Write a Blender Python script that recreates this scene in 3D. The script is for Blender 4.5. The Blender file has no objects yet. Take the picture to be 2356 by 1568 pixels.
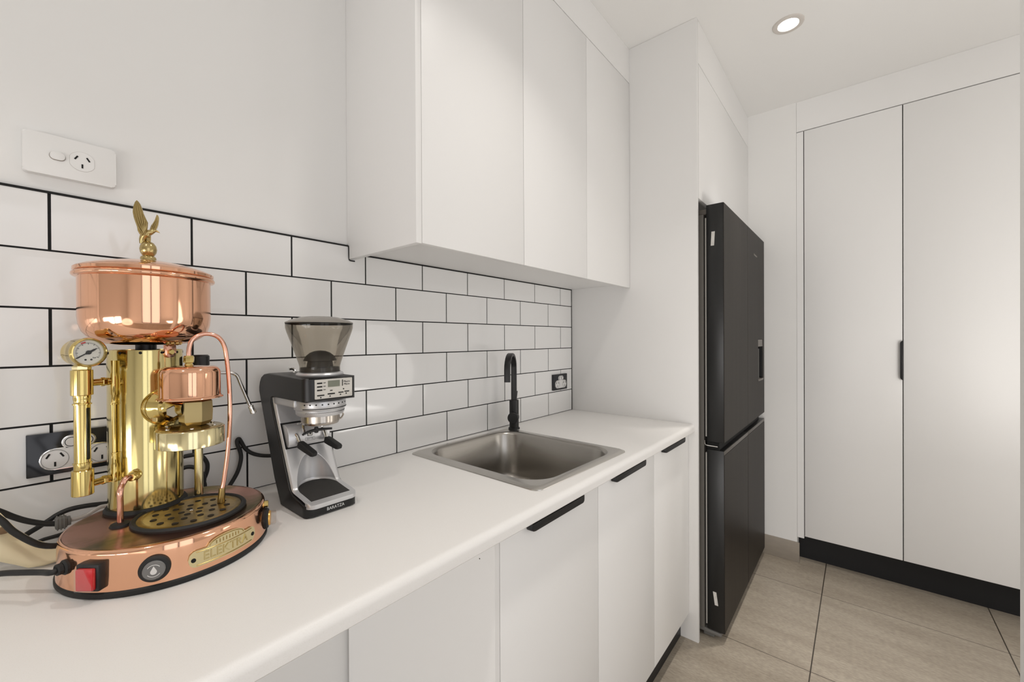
import bpy, bmesh, math, random
from mathutils import Vector, Matrix
D = bpy.data; C = bpy.context.scene.collection; SC = bpy.context.scene
random.seed(7); PI = math.pi
def R(a): return math.radians(a)

# ------------------------------------------------------------------ camera
CAMX, CAMY, CAMZ = 0.0, -1.0743169, 1.2122158
F_PX, YAW, PIT, ROL = 954.69028, 0.69758961, -0.00373924, -0.00494315
cd = D.cameras.new('camera'); cam = D.objects.new('camera', cd); C.objects.link(cam)
cd.sensor_fit = 'HORIZONTAL'; cd.sensor_width = 36.0; cd.lens = F_PX / 2356 * 36.0
cd.clip_start = 0.02
fw = Vector((math.cos(YAW)*math.cos(PIT), math.sin(YAW)*math.cos(PIT), math.sin(PIT)))
rt = Vector((math.sin(YAW), -math.cos(YAW), 0)); up = rt.cross(fw)
r2 = rt*math.cos(ROL) + up*math.sin(ROL); u2 = up*math.cos(ROL) - rt*math.sin(ROL)
M = Matrix.Identity(4)
for i in range(3):
    M[i][0] = r2[i]; M[i][1] = u2[i]; M[i][2] = -fw[i]
M[0][3], M[1][3], M[2][3] = CAMX, CAMY, CAMZ
cam.matrix_world = M; SC.camera = cam

# ------------------------------------------------------------------ light and exposure
SC.view_settings.view_transform = 'Standard'; SC.view_settings.look = 'None'
SC.view_settings.gamma = 1.0; SC.view_settings.use_curve_mapping = False
SC.view_settings.exposure = 0.03
W = D.worlds.new('daylight'); SC.world = W; W.use_nodes = True
bg = W.node_tree.nodes['Background']; bg.inputs[0].default_value = (0.97, 0.97, 1.0, 1); bg.inputs[1].default_value = 0.95
def area(name, loc, rot, sx, sy, power, col, shape='RECTANGLE', spread=180):
    l = D.lights.new(name, 'AREA'); l.shape = shape; l.size = sx
    if shape in ('RECTANGLE', 'ELLIPSE'): l.size_y = sy
    l.energy = power; l.color = col; l.spread = R(spread)
    o = D.objects.new(name, l); C.objects.link(o); o.location = loc; o.rotation_euler = rot
    return o
ROOM_Y = -3.1; ROOM_X = -2.7
# daylight through the glazed door behind the camera
area('daylight_and_fill', (-0.12, ROOM_Y - 0.12, 1.2), (R(90), 0, 0), 1.6, 2.0, 7, (0.93, 0.95, 1.0))
area('daylight_and_fill', (ROOM_X - 0.12, -1.3, 0.55), (R(90), 0, R(-90)), 1.9, 0.8, 38, (0.985, 0.965, 0.95))  # added low side fill that brightens the panels facing it
area('ceiling_fill', (1.45, -2.15, 0.65), (R(180), 0, 0), 0.9, 0.5, 10, (1.0, 0.965, 0.925))  # unseen upward fill, added to brighten the ceiling
# recessed downlights out of the frame (same row as the one in view), and unseen point lights added as fill
for (x, y, e) in ((0.80, -0.84, 2.7), (-0.55, -0.857, 3.2)):
    area('downlight_lamp', (x, y, 2.476), (0, 0, 0), 0.09, 0.09, e, (1.0, 0.95, 0.89), 'DISK', 105)
for (x, y, z, e) in ((-1.5, -1.8, 0.5, 8), (1.72, -1.85, 0.95, 12.5)):
    l = D.lights.new('fill_point', 'POINT'); l.energy = e; l.color = (1.0, 0.963, 0.922); l.shadow_soft_size = 0.38
    o = D.objects.new('fill_point', l); C.objects.link(o); o.location = (x, y, z)

# ------------------------------------------------------------------ materials
MATS = {}
def mat(name, col, rough=0.5, metal=0.0, spec=0.5, coat=0.0, bump=None, noise=None, trans=0.0, ior=1.45, emit=None):
    if name in MATS: return MATS[name]
    m = D.materials.new(name); m.use_nodes = True; nt = m.node_tree; b = nt.nodes['Principled BSDF']
    b.inputs['Base Color'].default_value = (*col, 1); b.inputs['Roughness'].default_value = rough
    b.inputs['Metallic'].default_value = metal; b.inputs['Specular IOR Level'].default_value = spec
    b.inputs['Coat Weight'].default_value = coat; b.inputs['Coat Roughness'].default_value = 0.05
    b.inputs['Transmission Weight'].default_value = trans; b.inputs['IOR'].default_value = ior
    if emit:
        b.inputs['Emission Color'].default_value = (*emit[0], 1); b.inputs['Emission Strength'].default_value = emit[1]
    if bump or noise:
        tc = nt.nodes.new('ShaderNodeTexCoord')
    if bump:
        n = nt.nodes.new('ShaderNodeTexNoise'); n.inputs['Scale'].default_value = bump[0]; n.inputs['Detail'].default_value = 4
        nt.links.new(tc.outputs['Object'], n.inputs['Vector'])
        bp = nt.nodes.new('ShaderNodeBump'); bp.inputs['Strength'].default_value = bump[1]; bp.inputs['Distance'].default_value = 0.002
        nt.links.new(n.outputs['Fac'], bp.inputs['Height']); nt.links.new(bp.outputs['Normal'], b.inputs['Normal'])
    if noise:                       # (scale, second colour, low, high, stretch)
        mp = nt.nodes.new('ShaderNodeMapping'); mp.inputs['Scale'].default_value = noise[4] if len(noise) > 4 else (1, 1, 1)
        nt.links.new(tc.outputs['Object'], mp.inputs['Vector'])
        n = nt.nodes.new('ShaderNodeTexNoise'); n.inputs['Scale'].default_value = noise[0]; n.inputs['Detail'].default_value = 6
        nt.links.new(mp.outputs['Vector'], n.inputs['Vector'])
        r = nt.nodes.new('ShaderNodeValToRGB'); r.color_ramp.elements[0].position = noise[2]; r.color_ramp.elements[1].position = noise[3]
        r.color_ramp.elements[0].color = (*col, 1); r.color_ramp.elements[1].color = (*noise[1], 1)
        nt.links.new(n.outputs['Fac'], r.inputs['Fac']); nt.links.new(r.outputs['Color'], b.inputs['Base Color'])
    MATS[name] = m; return m

def clear_mat(name, tint, gloss):
    """clear or smoked plastic seen through: a tinted transparent shell with a glossy skin"""
    m = D.materials.new(name); m.use_nodes = True; nt = m.node_tree; nt.nodes.clear()
    o = nt.nodes.new('ShaderNodeOutputMaterial'); t = nt.nodes.new('ShaderNodeBsdfTransparent'); t.inputs[0].default_value = (*tint, 1)
    g = nt.nodes.new('ShaderNodeBsdfGlossy'); g.inputs['Roughness'].default_value = 0.05
    fr = nt.nodes.new('ShaderNodeFresnel'); fr.inputs['IOR'].default_value = 1.45
    ml = nt.nodes.new('ShaderNodeMath'); ml.operation = 'MULTIPLY'; ml.inputs[1].default_value = gloss
    nt.links.new(fr.outputs[0], ml.inputs[0])
    mx = nt.nodes.new('ShaderNodeMixShader'); nt.links.new(ml.outputs[0], mx.inputs[0])
    nt.links.new(t.outputs[0], mx.inputs[1]); nt.links.new(g.outputs[0], mx.inputs[2]); nt.links.new(mx.outputs[0], o.inputs['Surface'])
    MATS[name] = m; return m

WALL   = mat('painted plaster white', (0.82, 0.812, 0.795), 0.75, bump=(60, 0.04))
CEIL   = mat('ceiling paint white', (0.82, 0.812, 0.795), 0.8)
LAM    = mat('white satin laminate', (0.82, 0.812, 0.80), 0.38, spec=0.4)
BENCH  = mat('white speckled benchtop laminate', (0.83, 0.815, 0.795), 0.42, spec=0.4, noise=(900, (0.77, 0.75, 0.72), 0.55, 0.75), bump=(500, 0.03))
TILE   = mat('glazed white tile', (0.81, 0.805, 0.795), 0.075, spec=0.5, bump=(7, 0.10))
GROUT  = mat('black grout', (0.008, 0.008, 0.008), 0.8)
BLACK  = mat('matt black metal', (0.007, 0.007, 0.0075), 0.4)
BLKPL  = mat('black plastic', (0.011, 0.011, 0.0115), 0.38)
RUBBER = mat('black rubber', (0.014, 0.014, 0.014), 0.6)
MATPAD = mat('textured rubber mat', (0.028, 0.026, 0.024), 0.75, bump=(900, 0.5))
CORD   = mat('black flex cord', (0.014, 0.014, 0.014), 0.5)
KICK   = mat('black kickboard', (0.013, 0.013, 0.014), 0.4, spec=0.3)
GAP    = mat('dark shadow gap strip', (0.03, 0.025, 0.02), 0.8)
COPPER = mat('polished copper', (0.83, 0.46, 0.295), 0.085, 1.0, bump=(14, 0.02))
COPTOP = mat('tarnished copper top', (0.66, 0.36, 0.28), 0.24, 1.0, noise=(11, (0.24, 0.19, 0.07), 0.45, 0.62, (1, 1.6, 1)))
COPTUB = mat('copper tube', (0.80, 0.44, 0.33), 0.16, 1.0)
BRASS  = mat('polished brass', (0.63, 0.485, 0.185), 0.11, 1.0, bump=(18, 0.02))
BRASST = mat('tarnished brass column', (0.64, 0.535, 0.25), 0.12, 1.0, noise=(5, (0.45, 0.33, 0.10), 0.55, 0.80, (1, 1, 0.7)), bump=(16, 0.03))
BRASSP = mat('pale brass', (0.72, 0.63, 0.37), 0.14, 1.0, bump=(30, 0.03))
BRASSD = mat('dull old brass', (0.46, 0.33, 0.13), 0.28, 1.0, noise=(60, (0.30, 0.21, 0.08), 0.4, 0.7))
BRASSF = mat('cast brass', (0.47, 0.36, 0.16), 0.2, 1.0)
STEEL  = mat('brushed stainless steel', (0.43, 0.41, 0.38), 0.27, 1.0, noise=(30, (0.405, 0.385, 0.355), 0.35, 0.7, (1, 1, 14)))
CHROME = mat('chrome', (0.75, 0.74, 0.72), 0.10, 1.0)
SILVER = mat('silver painted metal', (0.62, 0.62, 0.63), 0.33, 0.6)
WHITEP = mat('white plastic', (0.81, 0.802, 0.785), 0.3)
SOCKW  = mat('translucent white socket plastic', (0.72, 0.71, 0.70), 0.2)
GLOSSB = mat('black glass plate', (0.014, 0.015, 0.019), 0.12, spec=0.5)
SLOT   = mat('socket slot', (0.004, 0.004, 0.004), 0.8)
FRFRONT= mat('dark graphite steel door', (0.024, 0.020, 0.0165), 0.42, 0.0, spec=0.10, noise=(40, (0.020, 0.0165, 0.0135), 0.4, 0.6, (1, 1, 0.03)))
FRSIDE = mat('black fridge edge', (0.012, 0.012, 0.012), 0.35, noise=(30, (0.022, 0.021, 0.02), 0.5, 0.8, (1, 1, 0.1)))
FRBODY = mat('grey fridge cabinet', (0.15, 0.14, 0.125), 0.5)
GASKET = mat('pale door gasket', (0.52, 0.50, 0.46), 0.5)
GREYPL = mat('grey plastic', (0.17, 0.165, 0.155), 0.5)
LABELW = mat('white paper label', (0.72, 0.70, 0.66), 0.6, noise=(120, (0.55, 0.53, 0.50), 0.5, 0.7, (1, 4, 0.4)))
DIAL   = mat('white dial face', (0.78, 0.78, 0.72), 0.4)
RED    = mat('red switch', (0.62, 0.012, 0.02), 0.25)
LCD    = mat('grey green display', (0.17, 0.18, 0.14), 0.3)
PANEL  = mat('pale silver control panel', (0.56, 0.54, 0.50), 0.4, 0.3)
CREAM  = mat('cream plastic', (0.90, 0.79, 0.54), 0.45, noise=(5, (0.88, 0.75, 0.48), 0.45, 0.75))
BROWN  = mat('brown stain', (0.20, 0.12, 0.06), 0.7)
AMBER  = mat('amber button body', (0.85, 0.48, 0.12), 0.25, 0.6)
GREYBT = mat('grey button face', (0.20, 0.20, 0.20), 0.3)
WHITEI = mat('white print', (0.80, 0.80, 0.80), 0.5)
SMOKE  = clear_mat('smoked clear plastic', (0.735, 0.70, 0.64), 0.6)
CLEAR  = clear_mat('clear plastic', (0.96, 0.95, 0.94), 0.16)
GLASS  = clear_mat('gauge glass', (0.97, 0.97, 0.97), 0.5)
LAMPON = mat('lit lamp diffuser', (0.9, 0.9, 0.9), 0.4, emit=((1.0, 0.96, 0.90), 9.0))

def floor_mat():
    m = D.materials.new('grey brown porcelain floor tile'); m.use_nodes = True; nt = m.node_tree; b = nt.nodes['Principled BSDF']
    N = nt.nodes.new; L = nt.links.new
    g = N('ShaderNodeNewGeometry'); sx = N('ShaderNodeSeparateXYZ'); L(g.outputs['Position'], sx.inputs[0])
    def line(sock, off, pitch, half):
        a = N('ShaderNodeMath'); a.operation = 'SUBTRACT'; L(sock, a.inputs[0]); a.inputs[1].default_value = off
        d = N('ShaderNodeMath'); d.operation = 'DIVIDE'; L(a.outputs[0], d.inputs[0]); d.inputs[1].default_value = pitch
        r = N('ShaderNodeMath'); r.operation = 'ROUND'; L(d.outputs[0], r.inputs[0])
        s = N('ShaderNodeMath'); s.operation = 'SUBTRACT'; L(d.outputs[0], s.inputs[0]); L(r.outputs[0], s.inputs[1])
        q = N('ShaderNodeMath'); q.operation = 'ABSOLUTE'; L(s.outputs[0], q.inputs[0])
        c = N('ShaderNodeMath'); c.operation = 'LESS_THAN'; L(q.outputs[0], c.inputs[0]); c.inputs[1].default_value = half / pitch
        return c.outputs[0]
    lx = line(sx.outputs[0], 1.845, 0.59, 0.0014); ly = line(sx.outputs[1], -0.935, 0.578, 0.0020)
    mxl = N('ShaderNodeMath'); mxl.operation = 'MAXIMUM'; L(lx, mxl.inputs[0]); L(ly, mxl.inputs[1])
    mp = N('ShaderNodeMapping'); mp.inputs['Scale'].default_value = (5.5, 1.2, 1); L(g.outputs['Position'], mp.inputs['Vector'])
    n1 = N('ShaderNodeTexNoise'); n1.inputs['Scale'].default_value = 2.2; n1.inputs['Detail'].default_value = 8; n1.inputs['Roughness'].default_value = 0.65; L(mp.outputs[0], n1.inputs['Vector'])
    r1 = N('ShaderNodeValToRGB'); e = r1.color_ramp.elements; e[0].position = 0.3; e[1].position = 0.72
    e[0].color = (0.30, 0.255, 0.20, 1); e[1].color = (0.43, 0.378, 0.308, 1); L(n1.outputs['Fac'], r1.inputs['Fac'])
    mp2 = N('ShaderNodeMapping'); mp2.inputs['Scale'].default_value = (160, 60, 1); L(g.outputs['Position'], mp2.inputs['Vector'])
    n2 = N('ShaderNodeTexNoise'); n2.inputs['Scale'].default_value = 1.0; n2.inputs['Detail'].default_value = 3; L(mp2.outputs[0], n2.inputs['Vector'])
    r3 = N('ShaderNodeValToRGB'); r3.color_ramp.elements[0].position = 0.35; r3.color_ramp.elements[1].position = 0.65
    r3.color_ramp.elements[0].color = (0.86, 0.86, 0.86, 1); r3.color_ramp.elements[1].color = (1.08, 1.08, 1.08, 1); L(n2.outputs['Fac'], r3.inputs['Fac'])
    mu = N('ShaderNodeMix'); mu.data_type = 'RGBA'; mu.blend_type = 'MULTIPLY'; mu.inputs[0].default_value = 1.0
    L(r1.outputs['Color'], mu.inputs[6]); L(r3.outputs['Color'], mu.inputs[7])
    mx = N('ShaderNodeMix'); mx.data_type = 'RGBA'; L(mxl.outputs[0], mx.inputs[0]); L(mu.outputs[2], mx.inputs[6]); mx.inputs[7].default_value = (0.05, 0.04, 0.03, 1)
    L(mx.outputs[2], b.inputs['Base Color']); b.inputs['Roughness'].default_value = 0.36; b.inputs['Specular IOR Level'].default_value = 0.4
    return m
FLOOR = floor_mat()
SKIRT = mat('grey brown skirting tile', (0.27, 0.235, 0.195), 0.5, noise=(14, (0.30, 0.26, 0.21), 0.4, 0.7, (1, 1, 4)))

# ------------------------------------------------------------------ mesh helpers
def finish(bm, name, m, loc=(0, 0, 0), ang=35):
    me = D.meshes.new(name); bmesh.ops.recalc_face_normals(bm, faces=bm.faces); bm.to_mesh(me); bm.free()
    me.materials.append(m); me.transform(Matrix.Translation(-Vector(loc)))
    me.shade_smooth(); me.set_sharp_from_angle(angle=R(ang))
    return me
def root_loc(o):
    while o.parent: o = o.parent
    return o.location
def obj(name, bm, m, parent=None, ang=35, label=None):
    """one mesh object; bm is in world coordinates"""
    if parent: loc = root_loc(parent)
    else:
        vs = [v.co for v in bm.verts]
        loc = Vector(((min(v.x for v in vs)+max(v.x for v in vs))/2, (min(v.y for v in vs)+max(v.y for v in vs))/2, min(v.z for v in vs)))
    o = D.objects.new(name, finish(bm, name, m, loc, ang)); C.objects.link(o)
    if parent: o.parent = parent
    else: o.location = loc
    if label: o['label'] = label
    return o
def tag(o, label, cat, group=None):
    o['label'] = label; o['category'] = cat
    if group: o['group'] = group
    return o
def thing(name, label, cat, loc, group=None):
    o = D.objects.new(name, None); C.objects.link(o); o.location = loc; o.empty_display_size = 0.05
    return tag(o, label, cat, group)
def struct(name, bm, m, parent=None):
    o = obj(name, bm, m, parent)
    if not parent: o['kind'] = 'structure'
    return o
def nb(): return bmesh.new()
def box(bm, x0, x1, y0, y1, z0, z1, bev=0.0, seg=2):
    vs = [bm.verts.new(p) for p in ((x0,y0,z0),(x1,y0,z0),(x1,y1,z0),(x0,y1,z0),(x0,y0,z1),(x1,y0,z1),(x1,y1,z1),(x0,y1,z1))]
    fs = [bm.faces.new([vs[i] for i in f]) for f in ((0,3,2,1),(4,5,6,7),(0,1,5,4),(1,2,6,5),(2,3,7,6),(3,0,4,7))]
    if bev:
        es = list({e for f in fs for e in f.edges})
        bmesh.ops.bevel(bm, geom=es, offset=bev, segments=seg, affect='EDGES', profile=0.5)
    return bm
def bx(*a, **k): return box(nb(), *a, **k)
def frame(o, z, x=None):
    """matrix with origin o, local Z along z"""
    z = Vector(z).normalized(); x = Vector(x) if x else (Vector((0,0,1)) if abs(z.z) < 0.9 else Vector((1,0,0)))
    x = (x - z*x.dot(z)).normalized(); y = z.cross(x)
    m = Matrix.Identity(4)
    for i in range(3): m[i][0], m[i][1], m[i][2], m[i][3] = x[i], y[i], z[i], o[i]
    return m
def lathe(bm, prof, M=Matrix.Identity(4), seg=64, a0=0.0, a1=2*PI):
    full = abs(a1-a0-2*PI) < 1e-6; n = seg if full else seg+1; rings = []
    for (r, z) in prof:
        if r < 1e-7: rings.append([bm.verts.new(M @ Vector((0, 0, z)))]*n)
        else: rings.append([bm.verts.new(M @ Vector((r*math.cos(a0+(a1-a0)*i/seg), r*math.sin(a0+(a1-a0)*i/seg), z))) for i in range(n)])
    for a, b in zip(rings, rings[1:]):
        for i in range(seg):
            j = (i+1) % n; q = [a[i], a[j], b[j], b[i]]; q2 = []
            for v in q:
                if v not in q2: q2.append(v)
            if len(q2) > 2:
                try: bm.faces.new(q2)
                except ValueError: pass
    return bm
def lz(prof, x, y, seg=64, bm=None): return lathe(bm or nb(), prof, Matrix.Translation((x, y, 0)), seg)
def cyl(bm, o, axis, r, h, seg=32, bev=0.0, x=None):
    p = [(0, 0), (r-bev, 0), (r, bev), (r, h-bev), (r-bev, h), (0, h)] if bev else [(0, 0), (r, 0), (r, h), (0, h)]
    return lathe(bm, p, frame(o, axis, x), seg)
def smooth_path(pts, n=8):
    P = [Vector(p) for p in pts]
    if len(P) < 3: return P
    P = [P[0]*2-P[1]] + P + [P[-1]*2-P[-2]]; out = []
    for i in range(1, len(P)-2):
        for k in range(n):
            t = k/n; a, b, c, d = P[i-1], P[i], P[i+1], P[i+2]
            out.append(0.5*((2*b)+(c-a)*t+(2*a-5*b+4*c-d)*t*t+(3*b-a-3*c+d)*t**3))
    out.append(P[-2]); return out
def tube(bm, pts, r, seg=14, n=8, raw=False, flat=1.0):
    P = [Vector(p) for p in pts] if raw else smooth_path(pts, n)
    rad = r if callable(r) else (lambda t: r)
    T = [(P[min(i+1, len(P)-1)]-P[max(i-1, 0)]).normalized() for i in range(len(P))]
    nrm = T[0].orthogonal().normalized(); rings = []
    for i, p in enumerate(P):
        nrm = (nrm - T[i]*nrm.dot(T[i])).normalized(); bn = T[i].cross(nrm); rr = rad(i/(len(P)-1))
        rings.append([bm.verts.new(p + (nrm*math.cos(2*PI*k/seg)*flat + bn*math.sin(2*PI*k/seg))*rr) for k in range(seg)])
    for a, b in zip(rings, rings[1:]):
        for k in range(seg): bm.faces.new([a[k], a[(k+1) % seg], b[(k+1) % seg], b[k]])
    bm.faces.new(rings[0][::-1]); bm.faces.new(rings[-1]); return bm
def prism(bm, poly, fn, t0, t1, bev=0.0):
    a = [bm.verts.new(fn(p, t0)) for p in poly]; b = [bm.verts.new(fn(p, t1)) for p in poly]
    f0 = bm.faces.new(a); f1 = bm.faces.new(b[::-1]); n = len(poly); fs = [f0, f1]
    for i in range(n): fs.append(bm.faces.new([a[i], b[i], b[(i+1) % n], a[(i+1) % n]]))
    if bev: bmesh.ops.bevel(bm, geom=list({e for f in (f0, f1) for e in f.edges}), offset=bev, segments=2, affect='EDGES', profile=0.5)
    return bm
def rrect(hx, hy, r, n=8, cx=0, cy=0):
    out = []
    for (sx, sy, a) in ((1, 1, 0), (-1, 1, 90), (-1, -1, 180), (1, -1, 270)):
        for k in range(n+1):
            t = R(a+90*k/n); out.append((cx+sx*(hx-r)+r*math.cos(t), cy+sy*(hy-r)+r*math.sin(t)))
    return out
def bridge(bm, loops, close_last=False, close_first=False):
    V = [[bm.verts.new(p) for p in l] for l in loops]
    for a, b in zip(V, V[1:]):
        n = len(a)
        for i in range(n): bm.faces.new([a[i], a[(i+1) % n], b[(i+1) % n], b[i]])
    if close_last: bm.faces.new(V[-1])
    if close_first: bm.faces.new(V[0][::-1])
    return bm
def text_bm(body, size, depth, fn, align='CENTER', subdiv=0):
    """raised letters: fn maps (x, y, h) of the lettering plane to world"""
    cu = D.curves.new('lettering', 'FONT'); cu.body = body; cu.size = size; cu.extrude = depth/2; cu.align_x = align; cu.align_y = 'CENTER'
    cu.resolution_u = 2
    o = D.objects.new('lettering', cu); C.objects.link(o); bpy.context.view_layer.update()
    me = D.meshes.new_from_object(o.evaluated_get(bpy.context.evaluated_depsgraph_get()))
    bm = nb(); bm.from_mesh(me); D.objects.remove(o); D.curves.remove(cu); D.meshes.remove(me)
    if subdiv: bmesh.ops.subdivide_edges(bm, edges=bm.edges, cuts=subdiv)
    for v in bm.verts: v.co = fn(v.co.x, v.co.y, v.co.z+depth/2)
    return bm

# ------------------------------------------------------------------ key sizes of the place
ZB, ZC = 0.87, 2.4835            # worktop height, ceiling height
XP, XB = 1.735, 2.7126           # fridge end panel, end wall
YP = -0.581                      # front of end panel and fridge overhead cabinet

# ------------------------------------------------------------------ the setting
struct('floor', bx(ROOM_X-0.1, XB+0.35, ROOM_Y-0.1, 0.1, -0.1, 0.0), FLOOR)
struct('ceiling', bx(ROOM_X-0.1, XB+0.35, ROOM_Y-0.1, 0.1, ZC, ZC+0.1), CEIL)
struct('wall_left', bx(ROOM_X-0.1, XB+0.35, 0.008, 0.1, 0.0, ZC), WALL)
b = bx(XB+0.25, XB+0.35, ROOM_Y-0.1, 0.008, 0.0, ZC)
box(b, XB, XB+0.25, -0.8127, 0.008, 0.0, ZC)                        # nib beside the fridge
struct('wall_back', b, WALL)
struct('wall_right', bx(1.08, 1.2, -1.62, -1.3031, 0.0, ZC), WALL)
def wall_with_window(name, wname, axis):
    w = nb(); fr = nb()
    if axis == 'y':
        a0, a1, z0, z1 = -0.95, 0.70, 0.15, 2.25; lo, hi = ROOM_X-0.1, XB+0.35
        B = lambda bm, a, b_, c, d, e=0.0, f=0.1: box(bm, a, b_, ROOM_Y-f, ROOM_Y-e, c, d)
        bars = [-0.12]
    else:
        a0, a1, z0, z1 = -2.3, -0.3, 0.12, 0.98; lo, hi = ROOM_Y, 0.008
        B = lambda bm, a, b_, c, d, e=0.0, f=0.1: box(bm, ROOM_X-f, ROOM_X-e, a, b_, c, d)
        bars = [-1.45]
    B(w, lo, a0, 0, ZC); B(w, a1, hi, 0, ZC); B(w, a0, a1, 0, z0); B(w, a0, a1, z1, ZC); struct(name, w, WALL)
    t = 0.05
    B(fr, a0, a0+t, z0, z1, .03, .08); B(fr, a1-t, a1, z0, z1, .03, .08); B(fr, a0+t, a1-t, z0, z0+t, .03, .08); B(fr, a0+t, a1-t, z1-t, z1, .03, .08)
    for q in bars: B(fr, q-t, q+t, z0+t, z1-t, .03, .08)
    struct(wname, fr, mat('dark window frame', (0.05, 0.05, 0.05), 0.4))
wall_with_window('wall_rear', 'window_1', 'y'); wall_with_window('wall_front', 'added_window', 'x')  # the low window in the front wall is added for side light
sk = bx(XB-0.011, XB, -0.8235, -0.012, 0.0, 0.107, bev=0.0015)
struct('baseboard_back', sk, SKIRT)

# splashback: glazed tiles with their own bevels on a bed of black grout
sp = thing('tiled_splashback', 'glossy white rectangular wall tiles with black grout lines above the worktop', 'splashback', (0.3, 0.0, ZB))
PX, PZ, X0 = 0.19989, 0.1, 0.0373
XL = -1.6
g = nb(); box(g, XL, XP-0.0005, 0.0025, 0.0075, ZB, ZB+0.6); 
box(g, XL, 0.584, -0.0006, 0.0075, ZB+0.5985, ZB+0.6025)                 # black line along the top edge
tube(g, [(0.5835, -0.001, 1.4705), (0.5845, -0.0015, 1.4690), (0.5855, -0.0015, 1.4640), (0.5860, -0.0015, 1.4450), (0.5868, -0.0015, 1.4345), (0.5900, -0.0015, 1.4312), (0.6030, -0.0015, 1.4308)], 0.0017, 8)
box(g, 0.60, XP-0.0005, -0.0004, 0.0075, 1.4488, 1.4525)
box(g, XP-0.0035, XP-0.0005, -0.0006, 0.0075, ZB+0.002, 1.4505)
obj('grout', g, GROUT, sp)
t = nb(); GW = 0.0021; BV = 0.012
for row in range(6):
    z0, z1 = ZB+row*PZ+GW*0.8, ZB+(row+1)*PZ-GW*0.8
    off = X0 if row % 2 else X0+PX/2
    k0 = math.floor((XL-off)/PX); x = off+k0*PX
    while x < XP-0.004:
        a, b_ = max(x+GW, XL), min(x+PX-GW, XP-0.004)
        zt = z1
        if row == 5 and a > 0.60: zt = min(z1, 1.4495)
        if b_-a > 0.01:
            o = [(a, z0), (b_, z0), (b_, zt), (a, zt)]
            cl, cr = (BV if a > XL+1e-6 else 0), (BV if b_ < XP-0.005 else 0); ct = BV if zt == z1 else 0.004
            i = [(a+max(cl,.001), z0+BV), (b_-max(cr,.001), z0+BV), (b_-max(cr,.001), zt-ct), (a+max(cl,.001), zt-ct)]
            tilt = [random.uniform(-0.0004, 0.0004) for _ in range(2)]
            V0 = [t.verts.new((p[0], 0.0035, p[1])) for p in o]; V1 = [t.verts.new((p[0], 0.0006, p[1])) for p in o]
            V2 = [t.verts.new((p[0], 0.0002+tilt[0]*(1 if p[0] > (a+b_)/2 else -1)+tilt[1]*(1 if p[1] > (z0+zt)/2 else -1), p[1])) for p in i]
            for P, Q in ((V0, V1), (V1, V2)):
                for k in range(4): t.faces.new([P[k], P[(k+1) % 4], Q[(k+1) % 4], Q[k]])
            t.faces.new(V2)
        x += PX
obj('tiles', t, TILE, sp, ang=4)

# ------------------------------------------------------------------ joinery
# worktop: rounded front, opening for the sink
SKC, SKH, SKA = (0.975, -0.283), (0.224, 0.245), R(-1.2)
w = nb()
prof = [(-0.52, ZB-0.030), (-0.568, ZB-0.030), (-0.571, ZB-0.027)]
for k in range(9):
    a = R(180+90*k/8); prof.append((-0.571+0.014+0.014*math.cos(R(180-90*k/8)), ZB-0.014+0.014*math.sin(R(180-90*k/8))))
prof += [(-0.545, ZB), (-0.52, ZB)]
lp = [[(x, y, z) for (y, z) in prof] for x in (XL, XP-0.0005)]
A_, B_ = ([w.verts.new(p) for p in l] for l in lp)
for i in range(len(A_)-1): w.faces.new([A_[i], A_[i+1], B_[i+1], B_[i]])
w.faces.new(A_ ); w.faces.new(B_[::-1])
hx0, hx1, hy1 = 0.772, 1.178, -0.062
box(w, XL, hx0, -0.52, -0.0012, ZB-0.03, ZB); box(w, hx1, XP-0.0005, -0.52, -0.0012, ZB-0.03, ZB); box(w, hx0, hx1, hy1, -0.0012, ZB-0.03, ZB)
tag(obj('worktop', w, BENCH), 'long white worktop with rounded front edge carrying the coffee machine and sink', 'worktop')

def lip_handle(x0, x1, zt, parent):
    n = nb()
    pts = rrect((x1-x0)/2, 0.0085, 0.008, 6, (x0+x1)/2, zt-0.0085)
    pts = [(px, min(pz, zt)) for px, pz in pts]
    poly = [(x0, zt)] + [(x0+0.008-0.008*math.cos(R(9*k)), zt-0.0085-0.008*math.sin(R(9*k))) for k in range(0, 11)] + [(x1-0.008+0.008*math.sin(R(9*k)), zt-0.0085-0.008*math.cos(R(9*k))) for k in range(0, 11)] + [(x1, zt)]
    # a tab folded over the top edge of the door, bulging gently forward
    loops = []
    for (yy, sc) in ((-0.5462, 1.0), (-0.556, 1.0), (-0.5605, 0.99), (-0.562, 0.965)):
        cx_, cz_ = (x0+x1)/2, zt
        loops.append([(cx_+(p[0]-cx_)*sc, yy, cz_+(p[1]-cz_)*sc) for p in poly])
    bridge(n, loops, True, True)
    box(n, x0+0.004, x1-0.004, -0.556, -0.531, zt-0.0005, zt+0.0022)
    return obj('handle', n, BLACK, parent, label='matt black lip pull on the top edge')

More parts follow.
